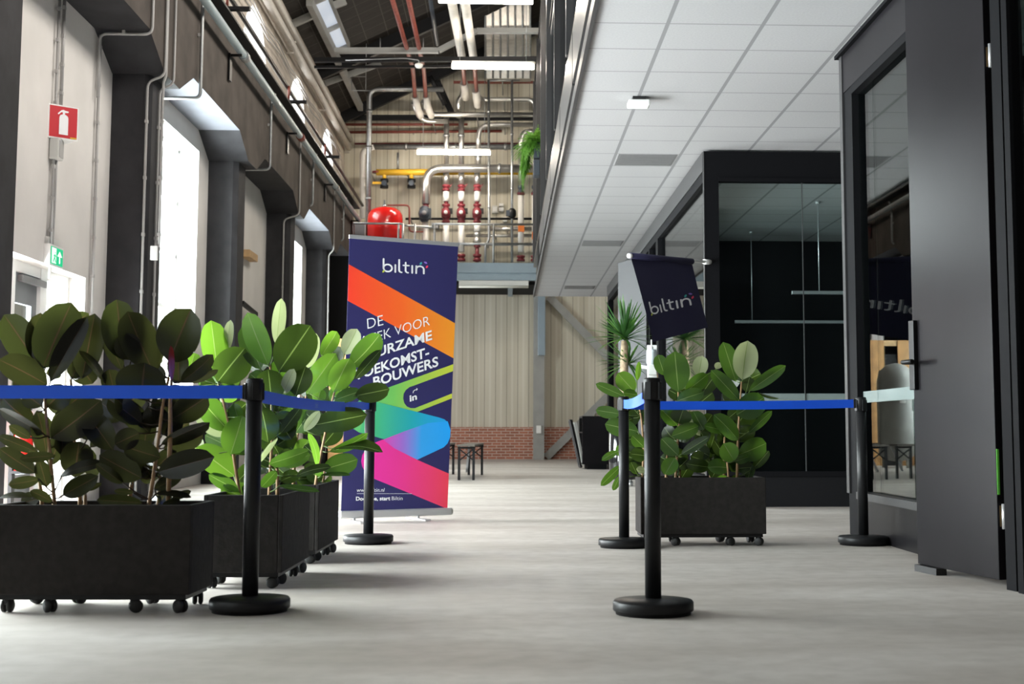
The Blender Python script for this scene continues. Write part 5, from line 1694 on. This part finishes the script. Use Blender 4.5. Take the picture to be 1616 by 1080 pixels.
for y in (3.6, 8.6, 13.6, px(353, 30, X=X).y, px(452, 140, X=X).y, px(510, 228, X=X).y):
    p = MB().tube([(X + .04, y, 6.26), (X + .04, y, z)], .02, 8).build('railing_post', 'redpipe', t)
    MB().box(X - .1, X + .34, y - .05, y + .05, 6.217, 6.26).build('post_foot', 'black', p)

# ------------------------------------------------------------------ conduits with clips on the left wall
def conduit(label, pts, r, m='conduit', bend=.08, cl=(), grp='grey conduits on the left wall'):
    t = thing('conduit', label, 'conduit', pts[0], group=grp)
    MB().tube(pts, r, 8, bend=bend).build('run', m, t)
    for c in cl:
        MB().obox(c, (.03, .05, .035)).build('clip', 'conduit', t)
    return t
def col(x, ys, X):
    return [px(x0, y, X=X) for x0, y in zip(x, ys)]
X = XW + .035
def vert(x, y0, y1, X, lab, r=.013, n=6, drift=None):
    A, B = px(x, (y0 + y1) / 2, X=X), None
    y = A.y
    za, zb = None, None
    def zat(yp):
        lo, hi = 0.0, 9.0
        return px(x, yp, Y=y).z
    za, zb = zat(y0), zat(y1)
    P = [V((X, y, za)), V((X, y, zb))]
    conduit(lab, P, r, 'conduit', 0, [P[0] + (P[1] - P[0]) * ((i + .5) / n) for i in range(n)])
vert(86, -10, 440, X, 'left thin grey conduit running down past the red sign', .014, 9)
vert(99, -10, 170, X, 'right thin grey conduit ending at the red sign', .018, 4)
vert(150, 45, 590, X, 'grey conduit on the white wall just left of the dark column', .016, 9)
for k, (x, ya) in enumerate(((88.5, 0), (92, 0))):
    pass
# conduit crossing the haunch soffit
A = px(242, -6, X=XB + .02)
P = [A, px(242, 34, X=XB + .02), px(165, 47, X=XW + .06)]
conduit('grey conduit bending down off the beam above the white wall', [V((XB + .02, A.y, 6.0)), V((XB + .02, A.y, 4.88)), V((XW + .05, A.y, 4.88)), V((XW + .05, A.y, 4.2))], .016, cl=[V((XB + .02, A.y, 5.3)), V((-4.0, A.y, 4.9))])
yn = COLY[3]
for k, (dx, lab) in enumerate(((.0, 'left conduit running down the front of the nearest full dark column'), (.17, 'middle conduit on the nearest full dark column, ending at a white switch box'), (.235, 'right conduit on the edge of the nearest full dark column'))):
    xx = px(228, 300, Y=yn - .02).x + dx if k < 2 else XC + .02
    yy = yn - .02 if k < 2 else yn + .3
    zb = 0.1 if k != 1 else px(243, 390, Y=yn).z
    y1 = (yn - .10 + .05 * k) if k < 2 else yy
    pts = [V((XB + .02, y1, 6.05)), V((XB + .02, y1, 4.59)), V((xx, yy, 4.54)), V((xx, yy, zb))]
    conduit(lab, pts, .014, cl=[V((xx, yy, 4.1 - .62 * i)) for i in range(6) if 4.1 - .62 * i > zb])
c = px(244, 400, Y=yn - .02)
t = thing('switch_box', 'small white switch box on the nearest full dark column', 'switch', c)
MB().obox(c + V((0, -.02, 0)), (.075, .05, .155)).build('box_body', 'whiteplastic', t, bevel=.006)
MB().obox(c + V((0, -.048, .02)), (.04, .01, .05)).build('button', 'white', t)
# drop pipes from the blue-grey pipe
for (x, y0, y1, y2, lab) in ((318, 0, 155, 156, 'thin drop pipe bending into the first window bay'), (427, 165, 268, 268, 'thin drop pipe at the second visible bay'), (494, 250, 325, 325, 'thin drop pipe at the third visible bay'), (542, 320, 380, 380, 'thin drop pipe at the farthest bay')):
    A = px(x, (y0 + y1) / 2, X=XB + .05)
    zb = px(x, y1, Y=A.y).z
    conduit(lab, [V((-3.62, A.y, 6.0)), V((XB + .05, A.y, 5.9)), V((XB + .05, A.y, zb)), V((XW + .1, A.y, zb))], .022, 'galv', .08, [V((XB + .02, A.y, 5.5))], 'thin drop pipes on the left beam')
for k, (yc_, lab) in enumerate(((COLY[5], 'grey conduit down the third dark column'), (COLY[6], 'grey conduit down the fourth dark column'))):
    xx = px((447, 519)[k], 400, Y=yc_ - .02).x
    conduit(lab, [V((XB + .02, yc_ - .06, 6.05)), V((XB + .02, yc_ - .06, 4.6)), V((xx, yc_ - .02, 4.52)), V((xx, yc_ - .02, .3))], .015, cl=[V((xx, yc_ - .02, 4.0 - .7 * i)) for i in range(5)])

# timber block and dark bar on the third bay wall
c = px(392, 404, X=XW + .05)
tag(MB().obox(c + V((.02, 0, 0)), (.14, .75, .12)).build('timber_block', 'wood', bevel=.008), 'light timber block fixed on the white wall between dark columns', 'block')
c = px(389, 487, X=XW + .05)
tag(MB().bar(c + V((.0, -.4, .06)), c + V((.1, .35, -.07)), .06, .06).build('dark_bar', 'black'), 'short dark bar sticking out from the white wall below the timber block', 'bar')

# ------------------------------------------------------------------ signs
SA, SB = px(76, 190, X=XW), px(123.5, 196, X=XW + .22)
SN = V((XW, SB.y * 2 - SA.y, 0))
zm0, zm1 = (px(75, 217, X=XW).z + px(121, 222.5, Y=SB.y).z) / 2, (px(78, 163, X=XW).z + px(124, 171, Y=SB.y).z) / 2
t = thing('extinguisher_sign', 'red projecting sign with a white fire extinguisher symbol on the white wall', 'sign', (SA.x, SA.y, zm0))
MB().prism([(SA.x, SA.y, zm0), (SB.x, SB.y, zm0), (SN.x, SN.y, zm0)], (0, 0, zm1 - zm0)).build('sign_body', 'whiteplastic', t)
_sn = V((SB.y - SA.y, -(SB.x - SA.x), 0)).normalized()
def sp(u, v, o=.002):
    return V((SA.x + (SB.x - SA.x) * u, SA.y + (SB.y - SA.y) * u, zm0 + (zm1 - zm0) * v)) + _sn * o
mb = MB()
mb.face([sp(.04, .04), sp(.96, .04), sp(.96, .96), sp(.04, .96)])
mb.build('sign_face', 'signred', t)
mb = MB()
body = [(.36, .13), (.66, .13), (.66, .62), (.64, .68), (.58, .72), (.54, .73), (.54, .78), (.66, .80), (.66, .84), (.54, .85), (.5, .87), (.42, .85), (.30, .74), (.33, .71), (.42, .79), (.47, .79), (.47, .73), (.40, .71), (.37, .67), (.36, .62)]
mb.face([sp(u, v, .004) for u, v in body])
mb.build('symbol', 'print', t)
mb = MB()
mb.face([sp(.74, .045, .004), sp(.95, .045, .004), sp(.95, .085, .004), sp(.74, .085, .004)])
mb.build('maker_strip', 'yellow', t)
c = px(89, 236, X=XW + .05)
t = thing('junction_box', 'small grey junction box below the red sign', 'junction box', c)
MB().obox(c, (.09, .15, .2)).build('box_body', 'palegrey', t, bevel=.01)
MB().obox(c + V((.047, 0, 0)), (.006, .12, .16)).build('box_lid', 'conduit', t)
P = [c + V((-.01, .03, -.1)), V((XW + .03, c.y + .06, c.z - .5)), V((XW + .03, c.y + .03, px(88, 395, Y=c.y).z))]
conduit('thin dark cable from the junction box down to the exit sign', P, .016, 'conduit', .2)
EX = XW + .06
q = [px(79, 415, X=EX), px(98, 422, X=EX), px(99, 395, X=EX), px(81, 389, X=EX)]
y0, y1 = (q[0].y + q[3].y) / 2, (q[1].y + q[2].y) / 2
z0, z1 = (q[0].z + q[1].z) / 2, (q[2].z + q[3].z) / 2
t = thing('exit_sign', 'lit green and white emergency exit sign above the grey door', 'sign', (EX, (y0 + y1) / 2, z0))
MB().box(XW, EX, y0 - .02, y1 + .02, z0 - .02, z1 + .02).build('sign_housing', 'whiteplastic', t)
MB().box(XW, EX - .03, y0, y1, z1 + .02, z1 + .09).build('sign_mount', 'palegrey', t)
MB().box(EX, EX + .004, y0, y1, z0, z1).build('sign_face', 'exitgreen', t)
def sp(u, v, o=.006):
    return V((EX + o, y0 + u * (y1 - y0), z0 + v * (z1 - z0)))
mb = MB()
mb.face([sp(.66, .12), sp(.76, .12), sp(.76, .52), (sp(.92, .52)), sp(.71, .86), sp(.50, .52), sp(.66, .52)])
mb.build('arrow', 'exitwhite', t)
mb = MB()
mb.face([sp(.05, .05), sp(.42, .05), sp(.42, .95), sp(.05, .95)])
dr = mb.build('doorway_symbol', 'exitwhite', t)
mb = MB()
for poly in ([(.24, .56), (.33, .60), (.30, .36), (.22, .36)], [(.22, .38), (.30, .38), (.40, .12), (.35, .1)], [(.22, .38), (.28, .38), (.16, .10), (.10, .12)], [(.30, .58), (.40, .44), (.37, .42), (.27, .53)], [(.24, .58), (.15, .46), (.17, .43), (.26, .52)], [(.28, .66), (.32, .64), (.34, .70), (.30, .74), (.26, .71)]):
    mb.face([sp(u, v, .009) for u, v in poly])
mb.build('running_figure', 'exitgreen', dr)
# fire extinguisher seen between the leaves
c = px(38, 697, X=-4.16)
t = thing('fire_extinguisher', 'red fire extinguisher on a stand by the grey door, behind the nearest planter', 'fire extinguisher', (c.x, c.y, .55))
MB().lathe([(0, c.z - .25), (.075, c.z - .25), (.08, c.z - .22), (.08, c.z + .2), (.06, c.z + .26), (.025, c.z + .29), (0, c.z + .29)], (c.x, c.y, 0), 20).build('cylinder', 'red', t)
MB().obox((c.x, c.y, c.z + .33), (.03, .1, .05)).build('valve', 'black_plastic', t)
MB().tube([(c.x + .02, c.y + .03, c.z + .3), (c.x + .09, c.y + .07, c.z + .1), (c.x + .09, c.y + .05, c.z - .15)], .012, 8, bend=.06).build('hose', 'rubber', t)
MB().box(c.x - .11, c.x - .08, c.y - .04, c.y + .04, 0, c.z + .12).box(c.x - .12, c.x + .12, c.y - .14, c.y + .14, 0, .02).box(c.x - .10, c.x + .07, c.y - .07, c.y + .07, c.z - .275, c.z - .25).build('floor_stand', 'black', t)

# ------------------------------------------------------------------ hanging fern on the upper floor front
fy = 24.0
t = thing('hanging_fern', 'green fern spilling from dark hanging planter boxes on the upper floor front', 'plant', px(849, 228, Y=fy))
for k, (ya, yb) in enumerate(((228, 252), (254, 279))):
    A, B = px(842, yb, Y=fy), px(857, ya, Y=fy)
    MB().box(A.x, XE - .04, fy - .14, fy + .14, A.z, B.z).build('planter_box', 'navygrey', t, bevel=.01)
c = px(846, 224, Y=fy)
r = random.Random(5)
mb = MB()
def frond(c0, d, L, dr):
    pr = None
    s = d.cross(V((0, 0, 1))).normalized()
    for i in range(9):
        q = i / 8
        p = c0 + d * (L * q) - V((0, 0, dr * q * q))
        if pr is not None and i < 9:
            w_ = .075 * math.sin(PI * min(1, .15 + q)) + .006
            for sg in (-1, 1):
                f = mb.bm.faces.new([mb.bm.verts.new(x) for x in (pr, p, p + s * (sg * w_) + (p - pr) * .6 - V((0, 0, .01)), pr + s * (sg * w_ * .7) + (p - pr) * .9 - V((0, 0, .01)))])
        pr = p
for k in range(150):
    az = r.uniform(0, 2 * PI)
    el = r.uniform(-.1, 1.3)
    d = V((math.cos(az) * math.cos(el) - .25, math.sin(az) * math.cos(el), math.sin(el))).normalized()
    if d.x > .15:
        d.x *= -.3
    frond(c + V((r.uniform(-.05, .05), r.uniform(-.12, .12), -.03)), d, r.uniform(.24, .44), r.uniform(.1, .35))
for k in range(110):
    d = V((r.uniform(-1, -.2), r.uniform(-.8, .8), r.uniform(-.2, .5))).normalized()
    frond(c + V((-.10 - r.uniform(0, .08), r.uniform(-.14, .14), -.03 - r.uniform(0, .4))), d, r.uniform(.08, .16), r.uniform(.2, .55))
mb.build('fronds', 'fern', t)

# dark steelwork in front of the gable top
for (xa, ya, xb, yb, h) in ((536, 186, 852, 186, .14), (690, 128, 716, 186, .16), (716, 130, 852, 130, .05)):
    struct(MB().bar(px(xa, ya, Y=36.3), px(xb, yb, Y=36.3), .1, h).build('gable_beam', 'black' if h > .1 else 'redpipe'))
